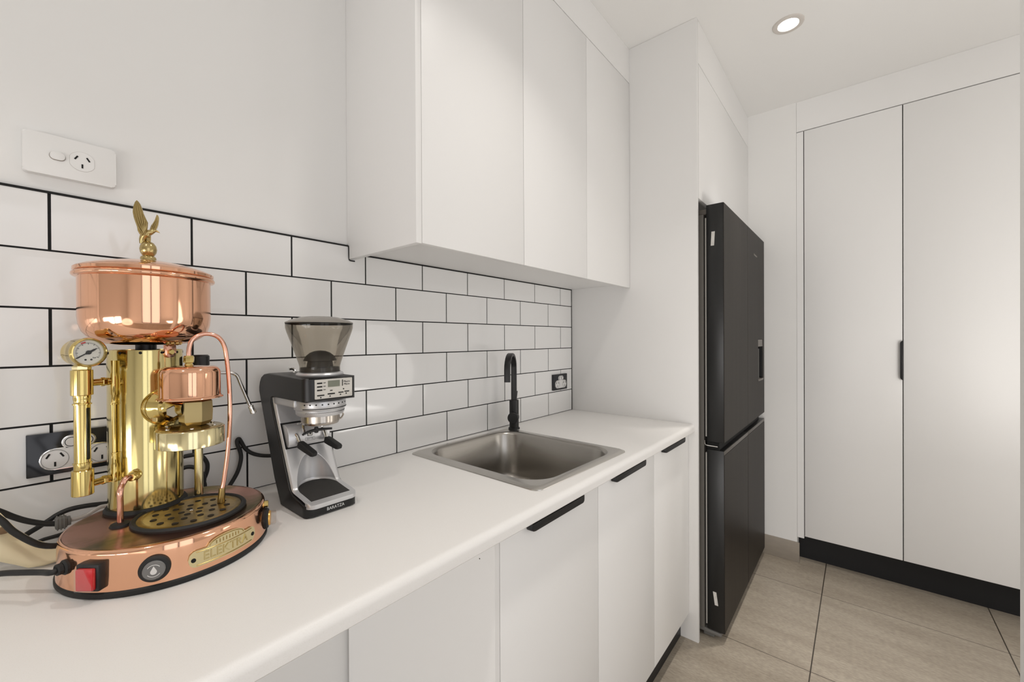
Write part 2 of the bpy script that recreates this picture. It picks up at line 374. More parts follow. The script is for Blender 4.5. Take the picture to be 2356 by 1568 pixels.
bc = thing('base_cabinet', 'white three-door base cabinet with black lip pulls under the sink', 'cabinet', (1.15, -0.27, 0.0))
b = bx(0.5777, 0.5905, -0.545, -0.003, 0.0, ZB-0.0305)
obj('side_panel', b, LAM, bc)
for (y, z, r) in ((-0.531, 0.822, 0.0022), (-0.505, 0.785, 0.0012)): s = nb(); cyl(s, (0.5777, y, z), (-1, 0, 0), r, 0.0006, 12); obj('screw_hole', s, GAP, bc)
b = bx(0.592, XP-0.001, -0.524, -0.50, ZB-0.10, ZB-0.0305); box(b, 0.592, XP-0.001, -0.524, -0.02, 0.11, 0.125); box(b, 0.592, XP-0.001, -0.02, -0.004, 0.11, ZB-0.031)
obj('carcass', b, LAM, bc)
for (x0, x1, hx) in ((0.5925, 0.9805, 0.780), (0.9825, 1.3675, 1.160), (1.3695, 1.7335, 1.541)):
    d = obj('door', bx(x0, x1, -0.545, -0.527, 0.107, 0.8325, bev=0.0008), LAM, bc)
    lip_handle(hx-0.106, hx+0.106, 0.8330, d)
obj('kickboard', bx(0.592, XP-0.001, -0.512, -0.498, 0.0, 0.106), KICK, bc, label='black recessed kickboard')

tag(obj('fridge_end_panel', bx(XP, XP+0.016, YP, -0.0005, 0.0, ZC-0.0005, bev=0.0006), LAM), 'tall white end panel between the worktop and the black fridge', 'end panel')

wc = thing('wall_cabinet', 'white three-door wall cabinet hung above the tiles, left of the tall panel', 'cabinet', (1.16, -0.15, 1.436))
YC = -0.30
obj('side_panel', bx(0.586, 0.602, YC, 0.0075, 1.4345, ZC-0.0005, bev=0.0006), LAM, wc)
b = bx(0.6025, XP-0.0005, YC+0.019, -0.0012, 1.4530, 1.469); box(b, 0.6025, XP-0.0005, YC+0.019, 0.0075, 1.469, 2.35)
obj('carcass', b, LAM, wc)
for (x0, x1) in ((0.6030, 0.9815), (0.9835, 1.3590), (1.3605, XP-0.0012)):
    obj('door', bx(x0, x1, YC, YC+0.018, 1.436, 2.3305, bev=0.0008), LAM, wc)
obj('filler_panel', bx(0.6025, XP-0.0005, YC, YC+0.018, 2.3335, ZC-0.0005), LAM, wc, label='blank white filler strip up to the ceiling')
obj('shadow_gap', bx(0.6025, XP-0.0005, YC+0.004, YC+0.0185, 2.3300, 2.3340), GAP, wc)

oc = thing('overhead_cabinet', 'white overhead cabinet above the black fridge', 'cabinet', (2.23, -0.29, 1.774))
b = bx(1.7515, XB-0.0005, YP+0.02, 0.0075, 1.776, ZC-0.0005)
obj('carcass', b, LAM, oc)
obj('door', bx(1.7590, XB-0.0015, YP, YP+0.018, 1.774, 2.3095, bev=0.0008), LAM, oc)
obj('filler_panel', bx(1.7515, XB-0.0005, YP, YP+0.018, 2.3125, ZC-0.0005), LAM, oc, label='blank white filler strip up to the ceiling')
obj('edge_strip', bx(1.7515, 1.7575, YP+0.001, YP+0.018, 1.774, 2.3120), LAM, oc)

tc = thing('tall_cupboard', 'tall white cupboard with flush doors and one black pull filling the end wall', 'cupboard', (XB+0.1, -1.25, 0.0))
YR = -1.80
obj('edge_strip', bx(XB, XB+0.02, -0.8435, -0.8135, 0.135, 2.3180), LAM, tc)
obj('carcass', bx(XB+0.021, XB+0.249, YR, -0.8135, 0.147, ZC-0.0005), LAM, tc)
d1 = obj('door', bx(XB, XB+0.019, -1.2305, -0.8470, 0.147, 2.3185, bev=0.0008), LAM, tc)
d2 = obj('door', bx(XB, XB+0.019, -1.617, -1.2340, 0.147, 2.3185, bev=0.0008), LAM, tc)
obj('door', bx(XB, XB+0.019, YR, -1.620, 0.147, 2.3185, bev=0.0008), LAM, tc)
obj('shadow_gap', bx(XB+0.012, XB+0.0205, YR, -0.8135, 0.147, 2.322), GAP, tc)
obj('filler_panel', bx(XB, XB+0.02, YR, -0.8135, 2.3225, ZC-0.0005), LAM, tc, label='blank white strip above the doors')
obj('kickboard', bx(XB+0.075, XB+0.09, YR, -0.8135, 0.0, 0.1465), KICK, tc, label='black recessed kickboard')
n = nb(); poly = [(-1.2312, 1.0095), (-1.2312, 1.1975), (-1.2290, 1.1965), (-1.2245, 1.1925), (-1.2222, 1.1880), (-1.2215, 1.1820), (-1.2215, 1.0250), (-1.2222, 1.0190), (-1.2245, 1.0145), (-1.2290, 1.0105)]
prism(n, poly, lambda p, q: Vector((q, p[0], p[1])), XB-0.014, XB+0.004, 0.0012)
obj('handle', n, BLACK, d1, label='black vertical lip pull')

# recessed ceiling light
dl = thing('recessed_downlight', 'round lit downlight recessed in the ceiling before the tall cupboard', 'ceiling light', (2.0141, -0.8540, ZC))
lx_, ly_ = 2.0141, -0.8540
obj('trim_ring', lz([(0.0345, ZC+0.006), (0.0350, ZC-0.001), (0.0370, ZC-0.0045), (0.0500, ZC-0.0055), (0.0535, ZC-0.004), (0.0545, ZC-0.0003)], lx_, ly_, 48), mat('lamp trim', (0.62, 0.58, 0.54), 0.5), dl)
obj('diffuser', lz([(0.0, ZC-0.0012), (0.0352, ZC-0.0012), (0.0352, ZC-0.0004)], lx_, ly_, 48), LAMPON, dl, label='glowing white diffuser')
area('downlight_lamp', (lx_, ly_, ZC-0.007), (0, 0, 0), 0.068, 0.068, 1.5, (1.0, 0.95, 0.89), 'DISK', 50)

# ------------------------------------------------------------------ sink and tap
sk = thing('sink', 'square stainless steel drop-in sink in the white worktop', 'sink', (SKC[0], SKC[1], ZB))
def sk_loop(hx, hy, r, z, n=8, dx=0.0, dy=0.0):
    out = []
    for (x, y) in rrect(hx, hy, r, n, dx, dy):
        out.append((SKC[0]+x*math.cos(SKA)-y*math.sin(SKA), SKC[1]+x*math.sin(SKA)+y*math.cos(SKA), z))
    return out
hx, hy = SKH; ihx, ihy = 0.186, 0.2135
L = [sk_loop(hx, hy, 0.024, ZB+0.0002), sk_loop(hx-0.0004, hy-0.0004, 0.024, ZB+0.002), sk_loop(hx-0.009, hy-0.009, 0.022, ZB+0.0062), sk_loop(hx-0.013, hy-0.013, 0.022, ZB+0.0066)]
b = nb(); bridge(b, L + [sk_loop(ihx+0.010, ihy+0.010, 0.078, ZB+0.0062, dx=0.0)])
obj('rim', b, mat('satin steel rim', (0.56, 0.54, 0.51), 0.27, 1.0), sk, ang=30)
b = nb(); LL = [sk_loop(ihx+0.010, ihy+0.010, 0.078, ZB+0.0062, dx=0.0), sk_loop(ihx+0.004, ihy+0.004, 0.074, ZB+0.0035, dx=0.0), sk_loop(ihx, ihy, 0.070, ZB-0.003, dx=0.0), sk_loop(ihx-0.006, ihy-0.006, 0.066, ZB-0.135, dx=0.0)]
for k in range(1, 7):
    a = R(90*k/6); LL.append(sk_loop(ihx-0.006-0.035*(1-math.cos(a)), ihy-0.006-0.035*(1-math.cos(a)), 0.066-0.028*(1-math.cos(a)), ZB-0.135-0.035*math.sin(a), dx=0.0))
LL.append(sk_loop(0.03, 0.03, 0.02, ZB-0.174, dx=0.0)); bridge(b, LL, True)
obj('bowl', b, STEEL, sk, ang=60)
b = nb(); cyl(b, (SKC[0], SKC[1], ZB-0.1735), (0, 0, 1), 0.036, 0.002, 32, 0.001); obj('drain', b, CHROME, sk)

tp = thing('mixer_tap', 'matt black gooseneck mixer tap at the back corner of the sink', 'tap', (1.200, -0.077, ZB+0.006))
tx, ty = 1.200, -0.077
obj('base_flange', lz([(0, ZB+0.0066), (0.0215, ZB+0.0066), (0.0215, ZB+0.011), (0.019, ZB+0.013), (0, ZB+0.013)], tx, ty, 32), BLACK, tp)
obj('body', lz([(0, ZB+0.012), (0.0176, ZB+0.012), (0.0176, ZB+0.114), (0.0165, ZB+0.1155), (0, ZB+0.1155)], tx, ty, 40), BLACK, tp)
td = Vector((-0.86, -0.51, 0)).normalized()
b = nb(); cyl(b, Vector((tx, ty, ZB+0.052))+td*0.004, td, 0.0205, 0.026, 32, 0.002)
vh = obj('valve_cap', b, BLACK, tp)
b = nb(); tube(b, [(tx+0.013, ty+0.003, ZB+0.108), (tx+0.016, ty+0.002, ZB+0.125), (tx+0.0185, ty+0.001, ZB+0.147)], 0.0032, 10)
obj('lever', b, BLACK, tp)
path = [Vector((tx, ty, ZB+0.112)), Vector((tx, ty, ZB+0.235))]
for k in range(13):
    a = R(180-180*k/12); path.append(Vector((tx, ty, ZB+0.238)) + td*(0.072+0.072*math.cos(a)) + Vector((0, 0, 0.05*math.sin(a))))
path.append(Vector((tx, ty, ZB+0.196))+td*0.144)
b = nb(); side = Vector((-td.y, td.x, 0)); rings = []
for i, p in enumerate(path):
    T = (path[min(i+1, len(path)-1)]-path[max(i-1, 0)]).normalized(); N = side.cross(T)
    rings.append([p+side*q[0]+N*q[1] for q in rrect(0.0105, 0.0055, 0.003, 3)])
bridge(b, rings, True, True); obj('spout', b, BLACK, tp, ang=40)

# ------------------------------------------------------------------ wall sockets
def slots(cx_, cz_, y, parent, s=1.0):
    for (dx, dz, a, l) in ((-0.0075, 0.0055, 30, 0.0075), (0.0075, 0.0055, -30, 0.0075), (0, -0.0080, 0, 0.0070)):
        c, s_ = math.cos(R(a)), math.sin(R(a)); hw, hl = 0.0011*s, l/2*s
        P = [(cx_+s*dx+u*c+v*s_, cz_+s*dz-u*s_+v*c) for (u, v) in ((-hw, -hl), (hw, -hl), (hw, hl), (-hw, hl))]
        b = nb(); prism(b, P, lambda p, q: Vector((p[0], q, p[1])), y+0.0004, y-0.0006); obj('pin_slot', b, SLOT, parent)
def disc_xz(bm, cx_, cz_, hx, hz, r, y0, y1, bev=0.0):
    prism(bm, rrect(hx, hz, r, 8, cx_, cz_), lambda p, q: Vector((p[0], q, p[1])), y0, y1, bev); return bm
# white single outlet on the plaster
ws = thing('wall_socket', 'white single power outlet with rocker on the plaster above the tiles', 'power outlet', (0.0643, 0.0, 1.499))
obj('plate', disc_xz(nb(), 0.0643, 1.5340, 0.0570, 0.0350, 0.006, 0.0078, -0.0065, 0.0018), WHITEP, ws)
b = nb(); disc_xz(b, 0.0472, 1.5338, 0.0098, 0.0072, 0.0066, -0.0060, -0.0072, 0.0003); obj('rocker_surround', b, mat('socket shadow line', (0.30, 0.27, 0.24), 0.6), ws)
b = nb(); prism(b, rrect(0.0091, 0.0065, 0.0060, 8, 0.0472, 1.5340), lambda p, q: Vector((p[0], q-(0.0012 if p[1] > 1.5335 else 0), p[1])), -0.0068, -0.0092, 0.0006); obj('rocker_switch', b, WHITEP, ws)
b = nb(); oc_poly = [(0.0772+0.0172*max(-0.92, min(0.92, math.cos(R(a)))), 1.5338+0.0172*math.sin(R(a))) for a in range(0, 360, 6)]
prism(b, oc_poly, lambda p, q: Vector((p[0], q, p[1])), -0.006, -0.0068)
so = obj('outlet_outline', b, mat('faint outline', (0.55, 0.53, 0.50), 0.6), ws)
b = nb(); prism(b, [(0.0772+(p[0]-0.0772)*0.975, 1.5338+(p[1]-1.5338)*0.975) for p in oc_poly], lambda p, q: Vector((p[0], q, p[1])), -0.006, -0.0072)
so = obj('outlet_face', b, WHITEP, ws)
slots(0.0772, 1.5338, -0.0072, so)
def black_socket(x0, z0, label):
    t = thing('wall_socket', label, 'power outlet', (x0+0.0575, 0.0, z0))
    cx_, cz_ = x0+0.0575, z0+0.036
    obj('plate', disc_xz(nb(), cx_, cz_, 0.0575, 0.036, 0.0012, -0.0008, -0.0085, 0.0008), GLOSSB, t)
    b = nb(); disc_xz(b, cx_+0.004, cz_-0.0100, 0.0475, 0.0185, 0.0180, -0.0080, -0.0093, 0.0004); disc_xz(b, cx_+0.004, cz_+0.0170, 0.0215, 0.0115, 0.0112, -0.0080, -0.0093, 0.0004)
    obj('bezel', b, CHROME, t)
    b = nb(); disc_xz(b, cx_+0.004, cz_-0.0100, 0.0460, 0.0170, 0.0168, -0.0085, -0.0100, 0.0003); o = obj('outlet_face', b, SOCKW, t)
    for dx in (-0.0290, 0.0290):
        slots(cx_+0.004+dx, cz_-0.0095, -0.0100, o, 1.1)
        b = nb(); lathe(b, [(0.0160, 0.0), (0.0160, 0.0006), (0.0165, 0.0006), (0.0165, 0.0)], frame((cx_+0.004+dx, -0.0100, cz_-0.010), (0, -1, 0)), 40)
        obj('outlet_ring', b, GREYPL, o)
    b = nb(); disc_xz(b, cx_+0.004, cz_+0.0170, 0.0200, 0.0100, 0.0098, -0.0085, -0.0100, 0.0003); obj('switch_surround', b, SOCKW, t)
    for dx in (-0.0095, 0.0095):
        b = nb(); cyl(b, (cx_+0.004+dx, -0.0098, cz_+0.0170), (0, -1, 0), 0.0080, 0.0006, 24); cyl(b, (cx_+0.004+dx, -0.0102, cz_+0.0170), (0, -1, 0), 0.0072, 0.0016, 24, 0.0004)
        obj('switch_button', b, SOCKW, t)
        b = nb(); lathe(b, [(0.0073, 0.0), (0.0073, 0.0009), (0.0082, 0.0009), (0.0082, 0.0)], frame((cx_+0.004+dx, -0.0100, cz_+0.0170), (0, -1, 0)), 28); obj('button_ring', b, SLOT, t)
black_socket(0.0085, 0.9835, 'black glass double outlet with clear sockets on the tiles behind the espresso machine')
black_socket(1.5620, 0.9785, 'black double power outlet on the tiles at the far end beyond the tap')

# ------------------------------------------------------------------ fridge
fr = thing('fridge', 'dark graphite four-door fridge with water dispenser recess beside the white end panel', 'fridge', (2.24, -0.35, 0.0))
FX0, FX1, FY = 1.792, 2.687, -0.664
YD = -0.599                                  # back of the doors
obj('cabinet_body', bx(FX0+0.002, FX1-0.002, -0.588, -0.04, 0.035, 1.715), FRBODY, fr)
obj('hinge_cover', bx(FX0+0.008, FX0+0.075, -0.628, -0.53, 1.7155, 1.738, bev=0.006, seg=3), mat('grey hinge cover', (0.13, 0.115, 0.10), 0.5), fr)
obj('hinge_cover', bx(FX1-0.075, FX1-0.008, -0.628, -0.53, 1.7155, 1.738, bev=0.006, seg=3), MATS['grey hinge cover'], fr)
XS = 2.2445
for (x0, x1) in ((FX0, XS-0.0015), (XS+0.0015, FX1)):
    up_ = x0 > 2
    n = nb()
    if not up_: box(n, x0, x1, FY+0.0015, YD, 0.798, 1.750, bev=0.0012)
    else:       # the door with the recess is a frame round it
        dx0, dx1, dz0, dz1 = 2.507, 2.640, 0.985, 1.206
        for q in ((x0, dx0, 0.798, 1.75), (dx1, x1, 0.798, 1.75), (dx0, dx1, 0.798, dz0), (dx0, dx1, dz1, 1.75)): box(n, q[0], q[1], FY+0.0015, YD, q[2], q[3])
    d = obj('upper_door', n, FRSIDE, fr)
    n = nb()
    if not up_: box(n, x0+0.001, x1, FY, FY+0.0022, 0.799, 1.749)
    else:
        for q in ((x0, dx0, 0.799, 1.749), (dx1, x1-0.001, 0.799, 1.749), (dx0, dx1, 0.799, dz0), (dx0, dx1, dz1, 1.749)): box(n, q[0], q[1], FY, FY+0.0022, q[2], q[3])
    obj('front_skin', n, FRFRONT, d)
    obj('gasket', bx(x0+0.004, x1-0.004, YD+0.0002, YD+0.0055, 0.815, 1.700), GASKET, d, label='pale rubber door gasket')
    if up_:
        b = bx(dx0+0.0005, dx1-0.0005, FY+0.052, YD+0.0, dz0+0.0005, dz1-0.0005); obj('dispenser_back', b, SLOT, d)
        obj('dispenser_tongue', bx(dx0+0.056, dx0+0.062, FY+0.006, FY+0.012, dz0+0.01, dz1-0.05), GREYPL, d)
        obj('dispenser_panel', bx(dx0+0.002, dx1-0.002, FY+0.001, FY+0.006, 1.168, dz1-0.001), mat('dispenser grey', (0.16, 0.145, 0.13), 0.4), d, label='grey touch panel above the dispenser recess')
        obj('drip_ledge', bx(dx0+0.002, dx1-0.002, FY-0.004, FY+0.03, dz0+0.001, dz0+0.010, bev=0.001), MATS['dispenser grey'], d)
        b = text_bm('Westinghouse', 0.0135, 0.0006, lambda x, y, h: Vector((2.4400+x, FY-h, 1.6365+y)))
        obj('badge', b, mat('badge grey', (0.38, 0.35, 0.32), 0.3, 0.6), d, label='thin pale lettering on the door')
    d = obj('lower_door', bx(x0, x1, FY+0.0015, YD, 0.040, 0.765, bev=0.0012), FRSIDE, fr)
    obj('front_skin', bx(x0+0.001, x1-0.001, FY, FY+0.0022, 0.041, 0.748), FRFRONT, d)
    obj('grip_lip', bx(x0+0.001, x1-0.001, FY, FY+0.004, 0.7495, 0.7645, bev=0.0008), mat('grip lip steel', (0.085, 0.075, 0.065), 0.35, 0.3), d)
    obj('gasket', bx(x0+0.004, x1-0.004, YD+0.0002, YD+0.0055, 0.055, 0.750), GASKET, d, label='pale rubber door gasket')
b = bx(FX0+0.006, FX1-0.05, FY+0.020, YD, 0.7655, 0.7975); obj('grip_channel', b, SLOT, fr)
b = nb(); tube(b, [(FX0+0.0005, -0.590, 0.800), (FX0+0.0005, -0.5915, 0.786), (FX0-0.0005, -0.596, 0.7815), (FX0-0.0005, -0.612, 0.7803), (FX0-0.0005, -0.640, 0.7800)], 0.0022, 8); obj('centre_hinge', b, CHROME, fr, label='bright metal middle hinge')
b = bx(FX0+0.004, FX0+0.09, -0.650, -0.56, 0.018, 0.0345, bev=0.005, seg=3); box(b, FX0+0.02, FX0+0.05, -0.62, -0.58, 0.0, 0.02); obj('foot', b, GREYPL, fr)
b = bx(FX1-0.09, FX1-0.004, -0.650, -0.56, 0.018, 0.0345, bev=0.005, seg=3); box(b, FX1-0.05, FX1-0.02, -0.62, -0.58, 0.0, 0.02); obj('foot', b, GREYPL, fr)
b = bx(FX0+0.02, FX0+0.06, -0.10, -0.06, 0.0, 0.036); obj('foot', b, GREYPL, fr)
b = bx(FX1-0.06, FX1-0.02, -0.10, -0.06, 0.0, 0.036); obj('foot', b, GREYPL, fr)
def sticker(y, z, h, w, a):
    b = nb(); P = [(-w/2-a, -h/2), (w/2-a, -h/2), (w/2+a, h/2), (-w/2+a, h/2)]
    prism(b, [(y+p[0], z+p[1]) for p in P], lambda p, q: Vector((q, p[0], p[1])), FX0+0.0002, FX0-0.0006)
    obj('sticker', b, LABELW, fr, label='small white paper sticker on the door edge')
sticker(-0.6238, 1.6120, 0.056, 0.0125, -0.0015); sticker(-0.6300, 0.1700, 0.052, 0.0125, 0.0035)

# ------------------------------------------------------------------ espresso machine
MX, MY = 0.163, -0.2105
em = thing('espresso_machine', 'copper and brass column espresso machine with a bird finial on the worktop', 'espresso machine', (MX, MY, ZB))
FD = Vector((0.3615, -0.9324, 0)); FR = Vector((0.9324, 0.3615, 0)); UP = Vector((0, 0, 1))
CX, CY = 0.142, -0.138; GX, GY = 0.1812, -0.2388; BX, BY = 0.1455, -0.140
obj('foot_ring', lz([(0.10, ZB+0.0002), (0.1310, ZB+0.0002), (0.1328, ZB+0.003), (0.1328, ZB+0.0075), (0.1305, ZB+0.010), (0.10, ZB+0.010)], MX, MY, 96), RUBBER, em, label='black rubber ring under the base')
prof = [(0.1312, ZB+0.0095), (0.1308, ZB+0.012), (0.1300, ZB+0.030), (0.1295, ZB+0.052), (0.1290, ZB+0.0565)]
for k in range(1, 6): prof.append((0.1290-0.0045*(1-math.cos(R(18*k))), ZB+0.0565+0.0055*math.sin(R(18*k))))
base = obj('base', lz(prof, MX, MY, 128), COPPER, em)
obj('top_plate', lz([(0.1246, ZB+0.0619), (0.121, ZB+0.0622), (0.118, ZB+0.0612), (0.08, ZB+0.0626), (0.0, ZB+0.0632)], MX, MY, 96), COPTOP, base, label='tarnished copper top of the base')
TZ = ZB+0.0628
# drip tray
dt = obj('drip_tray', lz([(0.0665, TZ-0.001), (0.0745, TZ-0.001), (0.0752, TZ+0.0025), (0.0725, TZ+0.0055), (0.0690, TZ+0.0050), (0.0670, TZ+0.003)], GX, GY, 80), RUBBER, em, label='round drip tray with a black rubber rim')
obj('tray_plate', lz([(0.0683, TZ+0.0030), (0.0660, TZ+0.0040), (0.0615, TZ+0.0040), (0.0600, TZ+0.0028), (0.0580, TZ+0.0024), (0.0, TZ+0.0026)], GX, GY, 80), BRASSD, dt, label='old brass perforated plate')
b = nb()
for ring, cnt, ph in ((0.013, 5, 0.3), (0.030, 9, 0.0), (0.0475, 13, 0.2)):
    for k in range(cnt):
        a = ph+2*PI*k/cnt; cyl(b, (GX+ring*math.cos(a), GY+ring*math.sin(a), TZ+0.0025), (0, 0, 1), 0.0043, 0.0005, 14)
obj('drain_hole', b, mat('dark holes', (0.02, 0.014, 0.008), 0.7), dt)
b = nb(); cyl(b, (GX, GY, TZ+0.0025), (0, 0, 1), 0.003, 0.0022, 14, 0.0008); obj('tray_screw', b, CHROME, dt)
# boiler column
obj('column_gasket', lz([(0.045, TZ-0.001), (0.0545, TZ-0.001), (0.0550, TZ+0.003), (0.0520, TZ+0.0075), (0.0485, TZ+0.008)], CX, CY, 64), RUBBER, em)
col = obj('boiler_column', lz([(0.0492, TZ+0.002), (0.0492, 1.1962), (0.0488, 1.1978), (0.0470, 1.1982), (0.0462, 1.190)], CX, CY, 96), BRASST, em)
for a in (-167.6, -138.4, -106.8, -75, -44, -12):
    b = nb(); cyl(b, (CX+0.0486*math.cos(R(a)), CY+0.0486*math.sin(R(a)), 1.1935), (math.cos(R(a)), math.sin(R(a)), 0), 0.0022, 0.0009, 12); obj('vent_hole', b, SLOT, col)
obj('bowl_neck', lz([(0.014, 1.185), (0.014, 1.2066)], CX, CY, 40), BLKPL, em)
# water bowl and lid
bp = [(0.0, 1.2058), (0.040, 1.2064), (0.056, 1.2088), (0.067, 1.2138), (0.0755, 1.2200), (0.0815, 1.2285), (0.0850, 1.2400), (0.0862, 1.2520), (0.0862, 1.3145), (0.0880, 1.3155)]
for k in range(9): bp.append((0.0890+0.0038*math.sin(R(22.5*k)), 1.3193-0.0038*math.cos(R(22.5*k))))
bowl = obj('water_bowl', lz(bp, BX, BY, 128), COPPER, em)
ld = obj('lid', lz([(0.0895, 1.3235), (0.0910, 1.3250), (0.0908, 1.3295), (0.0880, 1.3318), (0.0800, 1.3355), (0.060, 1.3418), (0.040, 1.3462), (0.020, 1.3486), (0.0, 1.3490)], BX, BY, 128), COPPER, em, label='domed copper lid')
# bird finial
fin = obj('finial', lz([(0.0, 1.3460), (0.0095, 1.3475), (0.0108, 1.3490), (0.0108, 1.3545), (0.0098, 1.3565), (0.0075, 1.3580), (0.0085, 1.3595), (0.0108, 1.3640), (0.0117, 1.3695), (0.0106, 1.3755), (0.0075, 1.3805), (0.0035, 1.3828), (0.0, 1.3830)], BX, BY, 40), BRASSF, em, label='brass ball finial')
E1 = Vector((0.6423, -0.7664, 0)).lerp(Vector((0.977, -0.15, 0)), 0.6).normalized(); E3 = Vector((-E1.y, E1.x, 0))
def bp_(zu, zv, dep=0.0): 
    return Vector((BX, BY, 0)) + E1*((zu/9.22+290-341.9)*0.00058) + UP*(1.448-(zv/9.22+450-465)*0.00072) + E3*dep
b = nb()
def wing(outline, dep0, dep1, axis_pts):
    n = len(outline); th = 0.0022
    f = [b.verts.new(bp_(u, v, dep0+(dep1-dep0)*(870-v)/740 - th/2)) for (u, v) in outline]
    k = [b.verts.new(bp_(u, v, dep0+(dep1-dep0)*(870-v)/740 + th/2)) for (u, v) in outline]
    b.faces.new(f); b.faces.new(k[::-1])
    for i in range(n): b.faces.new([f[i], k[i], k[(i+1) % n], f[(i+1) % n]])
    for s in (-1, 1):      # feather ridges on both sides
        for pts in axis_pts:
            tube(b, [bp_(u, v, dep0+(dep1-dep0)*(870-v)/740 + s*th*0.55) for (u, v) in pts], lambda t: 0.0011*(1-0.6*t)+0.0002, 6, 4)
wing([(300,130),(262,175),(235,240),(215,320),(208,390),(225,500),(255,600),(285,690),(295,770),(330,840),(385,872),(450,845),(480,740),(512,585),(470,490),(430,400),(405,300),(372,210),(335,155)], -0.006, -0.011,
     [[(420,820),(330,600),(280,400),(265,220)],[(430,800),(360,560),(320,350),(300,170)],[(440,780),(400,520),(370,330),(340,190)],[(400,840),(310,680),(255,520),(230,380)],[(450,760),(450,560),(410,400)],[(465,740),(490,600),(440,520)],[(390,860),(330,780),(290,660)]])
wing([(630,335),(612,390),(595,450),(560,525),(515,600),(475,735),(520,770),(590,720),(640,645),(665,560),(675,470),(675,395),(655,350)], 0.005, 0.011,
     [[(520,740),(580,600),(630,420)],[(540,745),(610,620),(655,470)],[(500,740),(545,600),(600,470)]])
tube(b, [bp_(345, 1030, 0), bp_(365, 930, 0), bp_(410, 850, 0), bp_(470, 790, 0), bp_(530, 765, 0), bp_(590, 735, 0), bp_(640, 722, 0), bp_(690, 740, 0), bp_(738, 770, 0)],
     lambda t: (0.0035+0.012*t if t < 0.3 else 0.0066-(t-0.3)*0.010 if t < 0.62 else 0.0036-(t-0.62)*0.009 if t < 1 else 0.0002), 12, 6)
tube(b, [bp_(455, 840, -0.001), bp_(470, 920, -0.001), bp_(475, 1010, -0.001)], 0.0022, 8)
tube(b, [bp_(500, 830, 0.002), bp_(497, 920, 0.002), bp_(490, 1010, 0.002)], 0.0020, 8)
obj('bird_figure', b, BRASSF, fin, ang=40, label='brass bird with raised wings')
# bracket and bolt under the bowl
ba = R(-62); bd = Vector((math.cos(ba), math.sin(ba), 0)); bt = Vector((-bd.y, bd.x, 0)); bo = Vector((CX, CY, 0))+bd*0.0485
tabp = [(-0.0095, 1.2060), (-0.0095, 1.1935)]+[(0.0095*math.cos(R(q)), 1.1930+0.0085*math.sin(R(q))) for q in range(180, 361, 15)]+[(0.0095, 1.1935), (0.0095, 1.2060)]
b = nb(); prism(b, tabp, lambda p, q: bo+bt*p[0]+UP*p[1]+bd*q, 0.0, 0.0035, 0.0006); br = obj('bowl_bracket', b, COPTUB, em, label='small copper tab bolted to the column')
b = nb(); cyl(b, bo+bd*0.003+UP*1.1940, bd, 0.0050, 0.0040, 6, 0.0008); obj('bracket_bolt', b, BRASS, br)
b = nb(); tube(b, [bo+bd*0.010+bt*(-0.012+0.004*k)+UP*(1.2085+0.0012*(k % 2)) for k in range(7)], lambda t: 0.0030+0.0012*math.sin(t*19), 10, 4); obj('solder_bead', b, BRASSD, br)
# sight glass with pressure gauge
SX, SY = 0.0619, -0.1842; PD = Vector((0.866, 0.5, 0))
sg = obj('sight_glass', lz([(0.0092, 1.018), (0.0098, 1.020), (0.0098, 1.030), (0.0107, 1.0305), (0.0107, 1.032), (0.0092, 1.0325), (0.0092, 1.118), (0.0107, 1.1185), (0.0107, 1.120), (0.0094, 1.1205), (0.0090, 1.123), (0.0098, 1.127), (0.0098, 1.133)], SX, SY, 40), BRASS, em)
for (za, zb_) in ((1.1322, 1.1700), (0.9835, 1.0210)):
    obj('end_block', lz([(0, za), (0.0118, za), (0.0124, za+0.0008), (0.0124, zb_-0.0008), (0.0118, zb_), (0, zb_)], SX, SY, 40), BRASS, sg)
sl = R(-50); b = nb(); box(b, -0.0016, 0.0016, -0.0030, 0.0030, 1.036, 1.114, bev=0.0014)
for v in b.verts:
    x, y, z = v.co; dx, dy = math.cos(sl), math.sin(sl)
    v.co = Vector((SX+dx*(0.0080+x)-dy*y, SY+dy*(0.0080+x)+dx*y, z))
obj('level_slot', b, mat('dark level slot', (0.012, 0.014, 0.006), 0.15), sg)
for z in (1.1495, 0.9965):
    b = nb(); o = Vector((SX, SY, z)); cyl(b, o+PD*0.011, PD, 0.0052, 0.014, 20); cyl(b, o+PD*0.0245, PD, 0.0068, 0.006, 6, 0.0006); cyl(b, o+PD*0.0305, PD, 0.0060, 0.004, 20); cyl(b, o+PD*0.0345, PD, 0.0048, 0.012, 20)
    obj('union_pipe', b, BRASS, sg)
b = nb(); px_, py_ = CX-0.838*0.0525, CY-0.545*0.0525
lathe(b, [(0, 0.990), (0.0044, 0.990), (0.0046, 0.992), (0.0046, 1.018), (0.0036, 1.0195), (0.0036, 1.034), (0.0043, 1.0345), (0.0043, 1.036), (0.0030, 1.0365), (0.0030, 1.112), (0.0043, 1.1125), (0.0043, 1.114), (0.0036, 1.1145), (0.0036, 1.127), (0.0046, 1.1285), (0.0046, 1.160), (0.0036, 1.163), (0.0036, 1.182), (0.0, 1.182)], Matrix.Translation((px_, py_, 0)), 28)
obj('riser_pipe', b, BRASS, em)
obj('gauge_stem', lz([(0.0, 1.1695), (0.0100, 1.1700), (0.0104, 1.1720), (0.0104, 1.1758), (0.0090, 1.1765), (0.0080, 1.1770), (0.0080, 1.187)], SX, SY, 6), BRASSP, sg)
gc = Vector((SX, SY, 1.1960)) + FD*(-0.020) + FR*0.003
